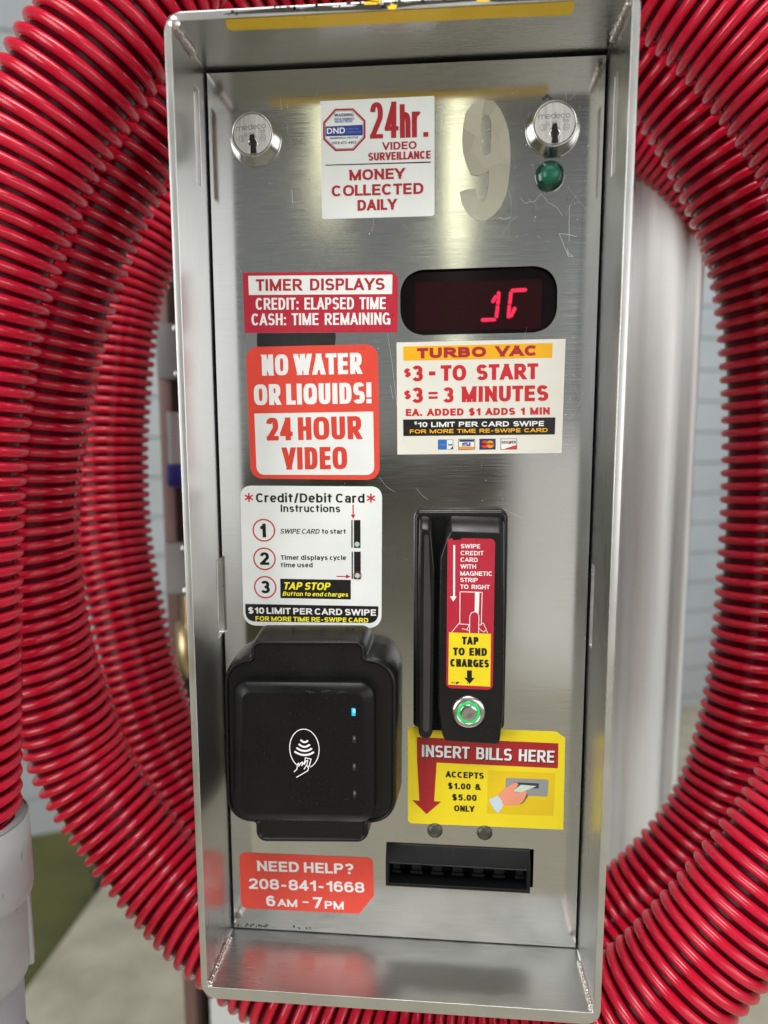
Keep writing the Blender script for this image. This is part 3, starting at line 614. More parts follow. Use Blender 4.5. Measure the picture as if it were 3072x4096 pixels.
# locks
def lock(c, rot, tag):
    root = MB()
    root.lathe(c, [(14.6, 0), (14.6, -0.5), (14.2, -1.0), (13.9, -1.4), (12.1, -8.0), (11.9, -8.6), (11.4, -8.9), (11.0, -8.7), (10.8, -7.6)], 'lock_steel', 64)
    lk = root.build('lock', st, label=tag)
    pl = MB(); pl.lathe(c, [(10.6, -6.8), (10.6, -8.2), (10.4, -8.5)], 'plug_steel', 64); pl.disc(c, 10.4, -8.5, 'plug_steel', 64)
    pl.annulus(c, 10.55, 10.95, -8.0, 'keyway_black')
    def at(dx, dz): a = rot; return (c[0] + dx * math.cos(a) - dz * math.sin(a), c[1] + dx * math.sin(a) + dz * math.cos(a))
    E = -8.53
    pl.text('medeco', at(-8.6, 2.4), at(8.0, 2.4), 2.9, E, 'engraving', wt=.1)
    pl.text('728', at(3.8, 0.2), at(7.2, 0.2), 1.5, E, 'engraving', wt=.1); pl.text('m3', at(-1.6, -0.1), at(1.3, -0.1), 1.1, E, 'engraving', wt=.14)
    pl.annulus(at(5.9, -2.3), 1.45, 1.62, E, 'engraving', 24); pl.text('UL', at(5.0, -2.9), at(6.8, -2.9), 1.3, E, 'engraving', wt=.1)
    pl.annulus(at(-3.6, -0.4), 0.85, 0.98, E, 'engraving', 20); pl.text('R', at(-3.9, -0.75), at(-3.3, -0.75), 0.8, E, 'engraving', wt=.1)
    pl.stroke([at(-6.2 + 1.5 * math.cos(t), -1.9 + 1.6 * math.sin(t)) for t in [math.pi / 2 + k * math.pi / 8 for k in range(9)]], 0.16, E, 'engraving', True)
    pl.stroke([at(-5.6 + 0.9 * math.cos(t), -1.9 + 1.5 * math.sin(t)) for t in [-math.pi / 2 + k * math.pi / 8 for k in range(9)]], 0.16, E, 'engraving', True)
    pl.build('plug', lk)
    kw = MB()
    kw.lathe(at(0.1, -4.6), [(3.0, -8.5), (2.9, -8.85), (2.5, -8.8), (2.2, -8.62)], 'lock_steel', 28); kw.disc(at(0.1, -4.6), 2.3, -8.6, 'dark_chrome', 28)
    kw.poly([at(*q) for q in ((-1.3, -0.4), (0.9, -0.1), (1.4, -1.2), (1.2, -2.4), (0.9, -3.2), (1.6, -3.8), (1.4, -4.8), (0.4, -5.6), (0.4, -6.2), (-0.8, -6.3), (-0.6, -5.0), (-1.0, -4.0), (-1.8, -3.0), (-1.5, -1.8))], -8.97, 'keyway_black')
    kw.poly([at(*q) for q in ((-1.3, -6.0), (1.5, -5.8), (1.8, -10.1), (0, -10.35), (-1.7, -10.1))], -8.93, 'keyway_black')
    kw.build('keyway', lk)
lock((-82.4, 487.3), 0.06, 'round steel cam lock at the upper left of the panel')
lock((82.4, 487.0), 0.02, 'round steel cam lock above the green lamp')
# green lamp
g = MB(); c = (81.4, 462.6)
g.lathe(c, [(8.0, 0), (8.0, -1.2), (7.7, -2.4), (6.4, -3.6), (5.4, -4.2)], 'green_lens', 48); lamp = g.build('indicator_lamp', st)
g = MB(); g.lathe(c, [(5.5, -4.0), (5.3, -5.2), (4.6, -6.2), (3.2, -7.0), (1.6, -7.4), (0.05, -7.5)], 'green_core', 40); g.build('lens', lamp)

# the large figure 9
g = MB()
nine = [(45.31,503.72), (50.22,502.75), (53.97,498.51), (56.93,492.58), (58.85,486.28), (59.82,478.43), (59.97,470.57), (59.34,461.11), (58.07,454), (55.29,447.69), (51.22,442.99), (46.27,440.06), (41.25,440.67), (37.03,444.17), (33.62,449.89), (32.3,455.94), (36.04,457.19), (41.44,457.51), (42.08,453.66), (43.63,450.01), (45.29,449.72), (47.33,452.71), (48.46,459.85), (48.5,467.38), (45.89,465.09), (41.76,464.19), (38.44,464.92), (35.88,470.56), (33.98,476.94), (33.41,483.26), (33.83,490.31), (35.14,497.28), (38.79,501.8)]
hole9 = [(45.43,495.96), (47.89,495.64), (49.16,492.87), (49.37,485.06), (49.19,476.04), (46.98,474.93), (44.92,475), (43.37,478.99), (42.95,485.28), (43.19,491.53), (44.21,495)]
g.curve_plate(nine, [hole9], -0.35, -0.02, 'number_vinyl'); g.build('number_sticker', st, label='worn greyish reflective number 9 sticker', recalc=False)

# ---------------------------------------------------------------- stickers
B0, B1, B2, B3 = -0.22, -0.27, -0.33, -0.40      # sticker face and the print layers on it
def base(pts, mat):
    m_ = MB(); m_.prism(pts, B0, -0.02, mat); return m_
# 24 hour surveillance
s = base([(-45.41,506.42), (17.75,506.72), (18.04,506.2), (18.47,444.68), (17.51,443.57), (-44.48,443.48), (-45.25,444.41)], 'white_vinyl')
octo = [(-37.1,502.15), (-26.95,501.96), (-20.12,495.44), (-20.17,486.21), (-26.83,479.67), (-37.23,479.7), (-44.11,486.13), (-43.99,495.29)]
s.poly(octo, B1, 'red_ink'); s.poly(inset(octo, 1.05), B2, 'white_vinyl')
s.stroke(inset(octo, 1.35), 0.22, B2 - 0.03, 'navy_ink', True); 
s.poly([(-42.53,492.97), (-21.74,493.12), (-21.77,487.58), (-42.51,487.79)], B3, 'blue_ink')
s.text('DND', (-41.85,488.96), (-31.64,489), 3.1, B3 - .05, 'white_ink', 0.05)
s.text('SECURITY AND', (-30.99,490.65), (-23.95,490.67), 1.0, B3 - .05, 'pale_blue_ink', 0.0); s.text('COMMUNICATIONS', (-31.09,488.98), (-22.52,488.99), 1.0, B3 - .05, 'pale_blue_ink', 0.0)
s.text('WARNING', (-37.57,497.86), (-26.77,497.78), 1.65, B3, 'navy_ink', 0.06); s.text('THESE PREMISES', (-37.89,496.05), (-26.36,495.9), 1.2, B3, 'blue_ink', 0.04); s.text('PROTECTED BY', (-37.31,494.64), (-27.31,494.59), 1.2, B3, 'blue_ink', 0.04)
s.text('McMINNVILLE, OR 97128', (-40.14,486.15), (-24.32,486.08), 1.05, B3, 'navy_ink', 0.04); s.text('(503) 472-4403', (-39.02,483.4), (-25.49,483.33), 1.4, B3, 'navy_ink', 0.04)
s.text('24', (-17.68,485.61), (-1.76,485.57), 19.0, B3, 'red_ink', wt=.15); s.text('hr.', (-0.92,485.42), (14.75,485.58), 17.6, B3, 'red_ink', wt=.155)
s.text('VIDEO', (-10.82,479.41), (8.31,479.4), 4.1, B3, 'red_ink', 0.06); s.text('SURVEILLANCE', (-18.68,474.01), (16.07,474.07), 4.2, B3, 'red_ink', 0.06)
s.poly([(-43.02,472.22), (16.16,471.84), (16.16,472.48), (-43.01,472.7)], B3, 'black_vinyl')
s.text('MONEY', (-29.4,463.81), (1.82,463.91), 5.7, B3, 'red_ink', 0.07); s.text('COLLECTED', (-39.57,455.52), (12.17,455.53), 5.9, B3, 'red_ink', 0.065); s.text('DAILY', (-24.91,447.46), (-2.74,447.51), 5.8, B3, 'red_ink', 0.07)
s.build('surveillance_sticker', st, label='square white sticker about video surveillance and money collection', recalc=False)
# timer displays
s = base([(-92.27,415.08), (-91.94,380.96), (-2.66,380.13), (-2.25,380.67), (-1.97,410.82), (-5.75,414.21)], 'crimson_vinyl')
s.poly([(-88.97,413.19), (-5.2,412.21), (-5.42,401.49), (-88.83,402.41)], B1, 'white_vinyl')
s.text('TIMER  DISPLAYS', (-84.56,404.58), (-9.7,403.84), 6.6, B2, 'red_ink', 0.055)
s.text('CREDIT:  ELAPSED  TIME', (-84.98,393.97), (-9.1,393.17), 6.7, B2, 'white_ink', wt=.19); s.text('CASH:  TIME  REMAINING', (-87.65,385.17), (-6.48,384.51), 6.7, B2, 'white_ink', wt=.19)
s.build('timer_sticker', st, label='crimson sticker explaining the timer displays', recalc=False)
s = MB(); s.prism([(-84.61,380.73), (-38.35,380.26), (-38.23,378.07), (-38.72,372.88), (-61.15,372.87), (-84.67,372.58), (-84.88,375.9)], -0.12, -0.02, 'tape_black')
s.build('tape_patch', st, label='black tape patch between two red stickers', recalc=False)
# no water or liquids
quad = [(-90.65,295.51), (-12.84,294.99), (-13.76,373.68), (-91.67,372.8)]
s = base(fillet(quad, 7.0, 8), 'coral_vinyl')
s.poly(fillet([(-86.9,297.85), (-16.05,297.98), (-16.59,335.1), (-87.42,334.16)], [4.5, 4.5, 0, 0], 6), B1, 'white_vinyl')
s.text('NO WATER', (-82.13,356.22), (-23.12,356.78), 12.1, B2, 'white_ink', wt=.245, sq=3.2, word=1.1); s.text('OR LIQUIDS!', (-87.29,339.05), (-17.49,339.84), 12.1, B2, 'white_ink', wt=.245, sq=3.2, word=1.1)
s.text('24 HOUR', (-80.22,318.21), (-23.51,319.11), 13.4, B2, 'coral_ink', wt=.245, sq=3.2, word=.8); s.text('VIDEO', (-71.11,300.94), (-32.11,301.42), 13.2, B2, 'coral_ink', wt=.245, sq=3.2)
s.build('warning_sticker', st, label='coral red rounded sticker forbidding water or liquids', recalc=False)
# prices
s = base([(-2.42,310.05), (92.25,311.03), (92.67,375.3), (-2.88,374.42)], 'cream_vinyl')
s.poly([(1.04,364.03), (85.42,364.87), (85.51,373.06), (0.96,372.08)], B1, 'orange_band'); s.text('TURBO  VAC', (8.94,365.26), (77.44,366.15), 5.8, B2, 'red_ink', wt=.36)
s.text('$', (1.44,354.86), (5.45,354.91), 4.6, B1, 'price_red', 0.09); s.text('3', (6.16,352.2), (12.44,352.31), 9.0, B1, 'price_red', 0.08)
s.poly([(15.86,355.52), (19.53,355.56), (19.51,357.87), (15.85,357.83)], B1, 'price_red'); s.text('TO', (22.59,352.38), (37.21,352.51), 8.9, B1, 'price_red', 0.085); s.text('START', (43.01,352.62), (77.91,353.04), 8.9, B1, 'price_red', 0.085)
s.text('$', (1.46,342.3), (5.48,342.35), 4.6, B1, 'price_red', 0.09); s.text('3', (6.19,339.86), (12.49,339.98), 8.9, B1, 'price_red', 0.08)
s.poly([(15.68,344.78), (20.93,344.83), (20.92,346.22), (15.68,346.17)], B1, 'price_red'); s.poly([(15.7,342.22), (20.95,342.27), (20.94,343.66), (15.69,343.62)], B1, 'price_red')
s.text('3', (24.09,339.93), (30.19,340.05), 8.8, B1, 'price_red', 0.08); s.text('MINUTES', (34.78,340.26), (83.94,340.71), 8.9, B1, 'price_red', 0.085)
s.text('EA.  ADDED  $1  ADDS  1  MIN', (2.49,332.37), (84.91,333.03), 4.1, B1, 'price_red', wt=.32, word=.9)
s.poly([(1.08,320.82), (88.12,321.67), (88.23,331.4), (0.91,330.42)], B1, 'black_vinyl')
s.text('$', (7.33,327.58), (9.22,327.57), 1.6, B2, 'white_ink', 0.06); s.text('10  LIMIT  PER  CARD  SWIPE', (9.63,326), (81.86,326.48), 2.9, B2, 'white_ink', 0.08, word=.8)
s.text('FOR  MORE  TIME  RE-SWIPE  CARD', (4.89,322.31), (84.02,323.07), 2.3, B2, 'orange_band', 0.08, word=.8)
s.poly([(21.31,312.93), (30.14,313.09), (30.08,318.83), (21.27,318.76)], B1, 'black_vinyl'); s.poly([(21.46,313.08), (26.51,313.17), (26.47,318.68), (21.43,318.6)], B2, 'card_blue'); s.poly([(26.51,313.17), (29.9,313.25), (29.85,318.6), (26.47,318.6)], B2, 'white_vinyl')
s.poly([(28.4,313.25), (29.9,313.33), (29.88,314.98)], B3, 'slot_ink'); s.text('Bank', (27.28,315.29), (29.64,315.37), 1.0, B3, 'black_vinyl', 0.05); s.text('CREDIT', (22.24,314.98), (25.87,315.14), 1.4, B3, 'pale_blue_ink', 0.03)
s.poly([(33.13,312.78), (42.77,312.94), (42.69,319.22), (33.06,319.14)], B1, 'black_vinyl'); s.poly([(33.44,313.09), (42.46,313.18), (42.38,318.9), (33.38,318.83)], B2, 'white_vinyl')
s.poly([(33.7,317.5), (42.16,317.57), (42.15,318.75), (33.69,318.67)], B3, 'navy_ink'); s.poly([(33.52,313.17), (42.38,313.26), (42.36,314.75), (33.5,314.67)], B3, 'card_orange'); s.text('VISA', (34.99,314.82), (40.55,314.98), 2.3, B3 - .04, 'blue_ink', 0.06, shear=.25)
s.poly([(45.28,312.86), (54.64,313.03), (54.53,319.29), (45.19,319.22)], B1, 'navy_ink'); s.disc((48.43,316.08), 2.2, B2, 'card_red', 28); s.disc((51.47,316.08), 2.2, B2 - .02, 'card_orange', 28); s.text('MasterCard', (46.41,315.46), (53.43,315.61), 1.5, B3, 'black_vinyl', 0.05)
s.poly([(57.44,312.95), (66.91,313.12), (66.78,319.36), (57.33,319.29)], B1, 'black_vinyl'); s.poly([(57.75,313.27), (66.59,313.43), (66.48,319.05), (57.64,318.98)], B2, 'white_vinyl'); s.poly([(59.38,313.35), (66.52,313.43), (66.47,315.77)], B3, 'card_red')
s.text('DISC VER', (58.08,316.4), (66.3,316.55), 1.6, B3, 'black_vinyl', 0.05); s.disc((62.65,316.94), 0.75, B3, 'card_red', 14)
s.build('price_sticker', st, label='white sticker with red prices and four payment card emblems', recalc=False)
# credit card instructions
s = base(fillet([(-97.66,204.71), (-12.12,204.84), (-11.49,291.18), (-97.21,291.24)], [7.5, 7.5, 6, 6], 8), 'white_vinyl')
for c in ((-92.07,284.12), (-18.13,284.17)):
    for k in range(3): a = math.pi / 2 + k * math.pi / 3; s.stroke([(c[0] - 2.4 * math.cos(a), c[1] - 2.4 * math.sin(a)), (c[0] + 2.4 * math.cos(a), c[1] + 2.4 * math.sin(a))], 0.95, B1 - .005 * k, 'price_red')
s.text('Credit/Debit Card', (-87.77,281.22), (-21.96,281.34), 5.5, B1, 'black_vinyl', wt=.225); s.text('Instructions', (-72.75,275.49), (-36.64,275.57), 4.4, B1, 'black_vinyl', wt=.225)
for c, t, a, e, h in (((-83.38,264.22), '1', (-86.09,259.82), (-82.07,259.87), 8.4), ((-83.44,246.63), '2', (-86.23,242.85), (-80.46,242.94), 7.8), ((-83.42,229.01), '3', (-86.07,225.19), (-80.5,225.29), 7.8)):
    s.annulus(c, 6.15, 7.0, B1, 'price_red', 64); s.text(t, a, e, h, B1, 'black_vinyl', 0.07)
s.text('SWIPE CARD', (-73.55,262.26), (-49,262.38), 3.0, B1, 'black_vinyl', 0.03, shear=.25); s.text('to start', (-47.9,262.47), (-33.35,262.56), 2.9, B1, 'black_vinyl', wt=.235)
s.text('Timer displays cycle', (-73.38,246.18), (-33.28,246.61), 2.9, B1, 'black_vinyl', wt=.235); s.text('time used', (-73.48,241.55), (-53.8,241.85), 2.9, B1, 'black_vinyl', wt=.235)
s.poly([(-74.04,222.4), (-30.71,222.33), (-30.61,234.49), (-74.01,234.44)], B1, 'black_vinyl'); s.text('TAP STOP', (-72.43,227.85), (-42.76,227.94), 4.6, B2, 'yellow_ink', 0.06, shear=.25); s.text('Button to end charges', (-72.73,223.93), (-32.02,224.03), 2.6, B2, 'yellow_ink', 0.05, shear=.22)
for r in ([(-30.14,254.16), (-29.34,254.17), (-29.2,270.99), (-30,270.98)], [(-28.61,254.11), (-24.6,254.16), (-24.49,271.03), (-28.48,270.99)], [(-30.16,235.02), (-29.35,235.04), (-29.21,251.82), (-30.02,251.81)], [(-28.69,234.97), (-24.59,235.04), (-24.47,251.89), (-28.56,251.83)]): s.poly(r, B1, 'black_vinyl')
s.disc((-26.63,256.34), 1.55, B2, 'pale_green_ink', 24); s.disc((-26.62,237.23), 1.55, B2, 'pale_green_ink', 24); s.annulus((-26.55,237.01), 2.5, 2.72, B2, 'price_red', 32)
s.stroke([(-28.84,279.91), (-28.89,273.97)], 0.75, B1, 'price_red'); s.poly([(-30.26,274.25), (-28.9,271.72), (-27.43,274.27)], B1 - .02, 'price_red')
s.stroke([(-39.11,236.51), (-33.23,236.53)], 0.65, B1, 'price_red'); s.poly([(-33.54,235.11), (-30.73,236.57), (-33.51,237.94)], B1 - .02, 'price_red')
s.poly(fillet([(-96.23,207.19), (-14.17,207.96), (-13.91,218.47), (-96.22,218.32)], [7, 7, 0, 0], 8), B1, 'black_vinyl')
s.text('$10 LIMIT PER CARD SWIPE', (-94.49,212.34), (-15.4,212.59), 3.9, B2, 'white_ink', 0.065, word=.9); s.text('FOR MORE TIME RE-SWIPE CARD', (-89.99,207.79), (-20.13,208.2), 2.9, B2, 'yellow_ink', 0.065, word=.9)
s.build('instruction_sticker', st, label='white rounded sticker with numbered credit and debit card steps', recalc=False)
# need help
s = base([(-104.85,50.43), (-104.09,52.56), (-101.47,53.75), (-21.29,54.53), (-18.98,53.63), (-17.93,51.21), (-17.55,28.63), (-26.96,15.47), (-100.37,14.65), (-103.35,15.75), (-104.67,18.76)], 'coral_vinyl')
s.text('NEED HELP?', (-93.06,41.64), (-30.54,42.86), 7.0, B1, 'white_ink', 0.06); s.text('208-841-1668', (-98.98,28.87), (-23.55,30.36), 7.2, B1, 'white_ink', 0.05)
s.text('6', (-87.7,17.24), (-81.72,17.39), 7.4, B1, 'white_ink', 0.06); s.text('AM', (-80.32,17.48), (-67.42,17.73), 5.2, B1, 'white_ink', 0.06); s.stroke([(-63.39,21.57), (-60.34,21.55)], 1.0, B1, 'white_ink'); s.text('7', (-56.94,17.85), (-51.03,18), 7.5, B1, 'white_ink', 0.06); s.text('PM', (-49.36,17.78), (-37.1,17.9), 5.4, B1, 'white_ink', 0.06)
s.build('help_sticker', st, label='coral red sticker with a help telephone number', recalc=False)
# insert bills here
s = base([(4.05,142.16), (5.64,142.75), (93.81,142.83), (99.32,139.06), (99.82,79.72), (5.77,79.28), (4.15,81.02)], 'yellow_vinyl')
s.poly([(9.5,136.22), (9.72,121.04), (11.24,94.65), (6.67,94.89), (15.77,85.84), (24.83,94.65), (20.45,94.72), (21.88,120.11), (95.51,119.46), (95.39,135.46)], B1, 'brick_ink')
s.text('INSERT  BILLS  HERE', (13.24,123.13), (93.73,122.36), 7.6, B1 - .03, 'black_vinyl', wt=.2, sq=3.0); s.text('INSERT  BILLS  HERE', (12.65,123.72), (93.14,122.94), 7.7, B2, 'white_ink', wt=.2, sq=3.0)
s.text('ACCEPTS', (27.39,110.76), (50.88,110.62), 4.1, B1, 'black_vinyl', wt=.28); s.text('$1.00  &', (28.88,103.25), (49.16,103.27), 4.0, B1, 'black_vinyl', wt=.28); s.text('$5.00', (31.54,95.77), (46.77,96.02), 4.1, B1, 'black_vinyl', wt=.28); s.text('ONLY', (32.87,88.65), (45.45,88.62), 4.0, B1, 'black_vinyl', wt=.28)
s.poly([(53.14,88.18), (93.67,88.34), (93.98,116.16), (53.28,116.38)], B1, 'amber_vinyl')
s.poly(fillet([(64.13,100.92), (89.81,100.93), (90.1,111.96), (64.34,111.99)], 1.0, 4), B2, 'grey_ink'); s.poly([(70.22,106.06), (84.28,105.98), (84.36,109.33), (69.74,109.4)], B2 - .04, 'slot_ink')
s.poly([(74.53,97.39), (72.69,94.64), (75.62,96.56), (78,100.66), (77.29,102.84)], B2 - .05, 'shade_grey')
s.poly([(68.63,103.34), (73.99,103.13), (82.93,107.51), (73.48,107.98)], B3 - .02, 'bill_ink')
s.poly([(59.59,100.27), (62.83,104.41), (67.71,107.9), (70.73,109.45), (72.08,108.09), (70.48,105.55), (68.39,103.15), (72.35,102.8), (76.27,104.56), (77.12,103.01), (76.21,99.6), (74.55,96.51), (71.53,94.76), (64.26,94.07), (61.3,97.23)], B3, 'peach_ink')
s.poly([(54.08,97.34), (56.87,99.07), (59.59,100.27), (62.22,97), (63.03,93.3), (59.79,88.67), (56.66,92.1)], B3 - .03, 'cuff_ink')
s.build('bill_sticker', st, label='yellow sticker with a red arrow and a hand feeding a banknote', recalc=False)

# ---------------------------------------------------------------- red timer display
g = MB(); g.poly([(p[0], p[1]) for p in inset(win, -2)], 4.0, 'display_filter'); dp = g.build('display', st, recalc=False)
g = MB(); g.poly([(7.72,381.61), (79.22,381.56), (79.29,408.85), (7.64,408.35)], 3.85, 'display_back'); g.build('display_screen', dp, recalc=False)
g = MB()
for a, c in (((46.3,386.8), (52.91,386.93)), ((54.04,388.65), (54.63,394.07)), ((54.76,395.79), (55.11,401.56)), ((51.98,397.11), (53.47,399.56)), ((60.93,388.4), (61.2,394.19)), ((61.48,395.91), (61.97,401.59)), ((62.86,402.84), (69.92,403.08)), ((62.38,388.9), (64.28,392.86))):
    g.stroke([a, c], 2.7, 3.5, 'digit_glow'); g.stroke([a, c], 1.45, 3.3, 'digit_lit')
g.build('digits', dp, recalc=False)

# ---------------------------------------------------------------- swipe card reader
fo = fillet([(7.6, 145.0), (62.2, 145.6), (62.3, 278.6), (7.5, 278.2)], [3, 3, 4.5, 4.5], 6)
g = MB(); g.rings([(fo, 0), (fo, -5.5), (inset(fo, 0.8), -7.2), (inset(fo, 2.0), -8.0), (inset(fo, 3.4), -7.6)], 'black_plastic', smooth=True); rd = g.build('card_reader', st, recalc=True, label='tall black magnetic card swipe reader')
YB = -14.0
blk = [(26.76,140.37), (58.71,139.39), (60.38,156.23), (59.95,221.66), (58.97,266.71), (29.19,267.33), (26.15,261.64), (22.97,251.32), (22.62,212.79), (22.68,159.96), (24.69,147.4)]
bt = fillet(blk, [2, 2, 0, 0, 3, 2, 3, 4, 0, 5, 4], 4)
def grow(pts, top, d): return [(p[0] + (0), p[1] + (d if p[1] > 262 else 0)) for p in pts]
lo = grow(inset(bt, -1.0), 0, 7.0)
g = MB(); g.rings([(lo, -6.5), (inset(lo, 0.2), -8.5), (inset(bt, 0.2), YB + 0.6), (inset(bt, 1.0), YB)], 'black_plastic', smooth=True); g.build('reader_face', rd, recalc=True)
g = MB()
rl = fillet([(11.4,141.36), (18.68,140.78), (19.81,154.38), (20.04,244.71), (17.95,267.69), (11.33,268.4), (10.82,236.54), (10.79,154.07)], [4, 4, 0, 6, 3, 2, 0, 0], 5)
rb = [(p[0], p[1] + (6 if p[1] > 262 else 0)) for p in inset(rl, -0.6)]
g.rings([(rb, -6.5), (inset(rb, .2), -9), (rl, -12.2), (inset(rl, 0.9), -13)], 'black_plastic', smooth=True)
g.poly(fillet([(13.81,145.7), (17.44,145.66), (17.99,220.52), (16.41,264.51), (14.07,264.88), (13.72,220.44)], 1.5, 4), -13.06, 'worn_black')
g.build('swipe_rail', rd, recalc=True)
g = MB(); g.poly([(19.37,144.49), (25.49,144.72), (23.77,156.62), (23.07,251.77), (26.82,274.56), (18.2,274.48), (19.92,251.72)], -8.06, 'gap_black'); g.build('swipe_slot', rd, recalc=False)
# sticker on the reader
Y0 = YB - 0.15; Y1 = YB - 0.20; Y2 = YB - 0.26
s = MB(); s.prism(fillet([(27.28,173.63), (54.41,173.32), (54.3,262.76), (35.41,263.16), (35.11,262.29), (30.79,261.69), (29.7,263.1), (27.31,262.44)], [3.0, 3.0, 2.5, 0, 0, 0, 0, 1.5], 5), Y0, YB - 0.01, 'crimson_vinyl')
for t, a, c in (('SWIPE', (34.86,257.18), (45.88,257.24)), ('CREDIT', (34.9,253.23), (47.94,253.25)), ('CARD', (34.79,249.35), (44.6,249.34)), ('WITH', (34.83,245.39), (43.73,245.44)), ('MAGNETIC', (34.72,241.33), (53.05,241.39)), ('STRIP', (34.76,237.5), (44.77,237.52)), ('TO  RIGHT', (34.81,233.51), (51.71,233.5))):
    s.text(t, a, c, 2.5, Y1, 'white_ink', 0.045)
s.poly([(30.8,228.71), (31.89,228.73), (31.67,258.95), (30.59,259.01)], Y1, 'white_ink'); s.poly([(29,228.91), (30.91,225.89), (32.9,228.99)], Y1 - .02, 'white_ink')
s.stroke([(40.28,212.37), (34.8,212.65), (34.75,231.75), (47.41,231.66), (47.15,212.37), (45.98,212.34)], 0.42, Y1, 'white_ink')
s.poly([(43.3,220.11), (45.64,219.35), (45.86,231.63), (43.3,231.66)], Y1 - .01, 'white_ink')
s.stroke([(40.5,207.51), (40.52,217.63), (41.51,219.51), (43.3,220.19), (45.1,219.34), (45.74,217.75), (45.74,207.31)], 0.42, Y2, 'white_ink')
s.stroke([(34.56,213.22), (30.14,207.59)], 0.35, Y1, 'white_ink'); s.stroke([(47.29,213.34), (48.46,213.37), (50.88,207.6)], 0.35, Y1, 'white_ink'); s.stroke([(46.01,210.08), (48.54,208.03), (50.22,209.77)], 0.35, Y1, 'white_ink'); s.stroke([(40.05,211.88), (38.83,209.26), (36.16,209.85)], 0.35, Y1, 'white_ink'); s.stroke([(38.83,209.26), (40.25,208.64)], 0.35, Y1, 'white_ink')
s.poly([(28.45,175.83), (52.96,175.34), (52.84,207.16), (28.57,207.48)], Y2, 'yellow_vinyl')
Y3 = Y2 - .05
s.text('TAP', (36.11,200.4), (45.68,200.4), 4.7, Y3, 'black_vinyl', wt=.29); s.text('TO  END', (31.06,193.73), (50.71,193.84), 4.7, Y3, 'black_vinyl', wt=.29); s.text('CHARGES', (29.54,186.86), (51.99,186.92), 4.7, Y3, 'black_vinyl', wt=.29)
s.poly([(39.34,180.29), (37.68,180.41), (40.88,176.7), (43.91,180.43), (42.18,180.38), (42.12,184.91), (39.28,184.83)], Y3, 'black_vinyl')
for q, r in (((30.82,177.14), .5), ((32.01,176.93), .35), ((33.36,176.97), .7), ((34.15,177.33), .55), ((35.58,177.21), .25), ((39.77,177.17), .35), ((31.41,182.04), .2)): s.disc(q, r, Y3 - rnd.uniform(0, .02), 'black_vinyl', 7)
s.build('swipe_sticker', rd, label='crimson and yellow sticker down the swipe reader', recalc=False)
# lit push button
c = (40.54,159.73)
g = MB(); g.lathe(c, [(9.9, YB), (9.9, YB - 1.0), (9.2, YB - 1.9), (7.6, YB - 2.4), (6.7, YB - 2.3), (6.6, YB - 1.4)], 'lock_steel', 64); bt_ = g.build('push_button', rd)
g = MB(); g.lathe(c, [(6.65, YB - 1.6), (6.5, YB - 2.0), (5.2, YB - 2.0), (5.1, YB - 1.6)], 'button_ring', 64); g.build('light_ring', bt_)
g = MB(); g.lathe(c, [(5.15, YB - 1.4), (5.1, YB - 2.5), (4.8, YB - 2.8), (3.0, YB - 2.7), (0.05, YB - 2.6)], 'panel_steel', 64); g.build('cap', bt_, uv=True)

# ---------------------------------------------------------------- contactless reader
fr6 = [(-86.77,76.7), (-18.8,79.68), (-18.51,91.77), (-1.84,92.37), (-1.36,193.99), (-19.48,193.5), (-19.56,204.05), (-86.5,202.68), (-87.09,191.66), (-103.29,191), (-104.5,88.31), (-86.6,89.19)]
fo6 = fillet(fr6, [6, 6, 1.5, 16, 17, 1.5, 5.5, 5.5, 1.5, 15, 16, 1.5], 8, 0.88)
ctr = (-57.5, 132.0)
def scale(pts, kx, kz): return [(ctr[0] + (p[0] - ctr[0]) * kx, ctr[1] + (p[1] - ctr[1]) * kz) for p in pts]
bk6 = scale(fo6, 1.035, 1.035)
g = MB(); g.rings([(bk6, 0), (scale(fo6, 1.012, 1.012), -19), (fo6, -22.6), (inset(fo6, 0.5), -23.7), (inset(fo6, 1.2), -24.2), (inset(fo6, 2.0), -23.9), (inset(fo6, 2.5), -23.0), (inset(fo6, 2.8), -22.4), (inset(fo6, 3.3), -22.9), (inset(fo6, 3.6), -22.6)], 'black_plastic', smooth=True)
tr = g.build('contactless_reader', st, recalc=True, label='square black contactless card reader under the instruction sticker')
YD = -31.0
dq = [(-98.68,94.07), (-13.68,96.96), (-13.52,181.86), (-95.56,180.11)]
def dl(d, r): return fillet(inset(dq, d), r, 8)
g = MB(); g.rings([(dl(0, 8.5), -22.4), (dl(0, 8.5), YD + 1.2), (dl(0.4, 8.2), YD + 0.4), (dl(5.4, 5.2), YD - 1.5), (dl(5.9, 5.0), YD - 1.68), (dl(6.4, 4.6), YD - 1.7)], 'reader_black', cap1=False, smooth=True)
g.poly(dl(6.4, 4.6), YD - 1.7, 'reader_black'); fc = g.build('reader_face', tr, recalc=True)
YF = YD - 1.7
g = MB()
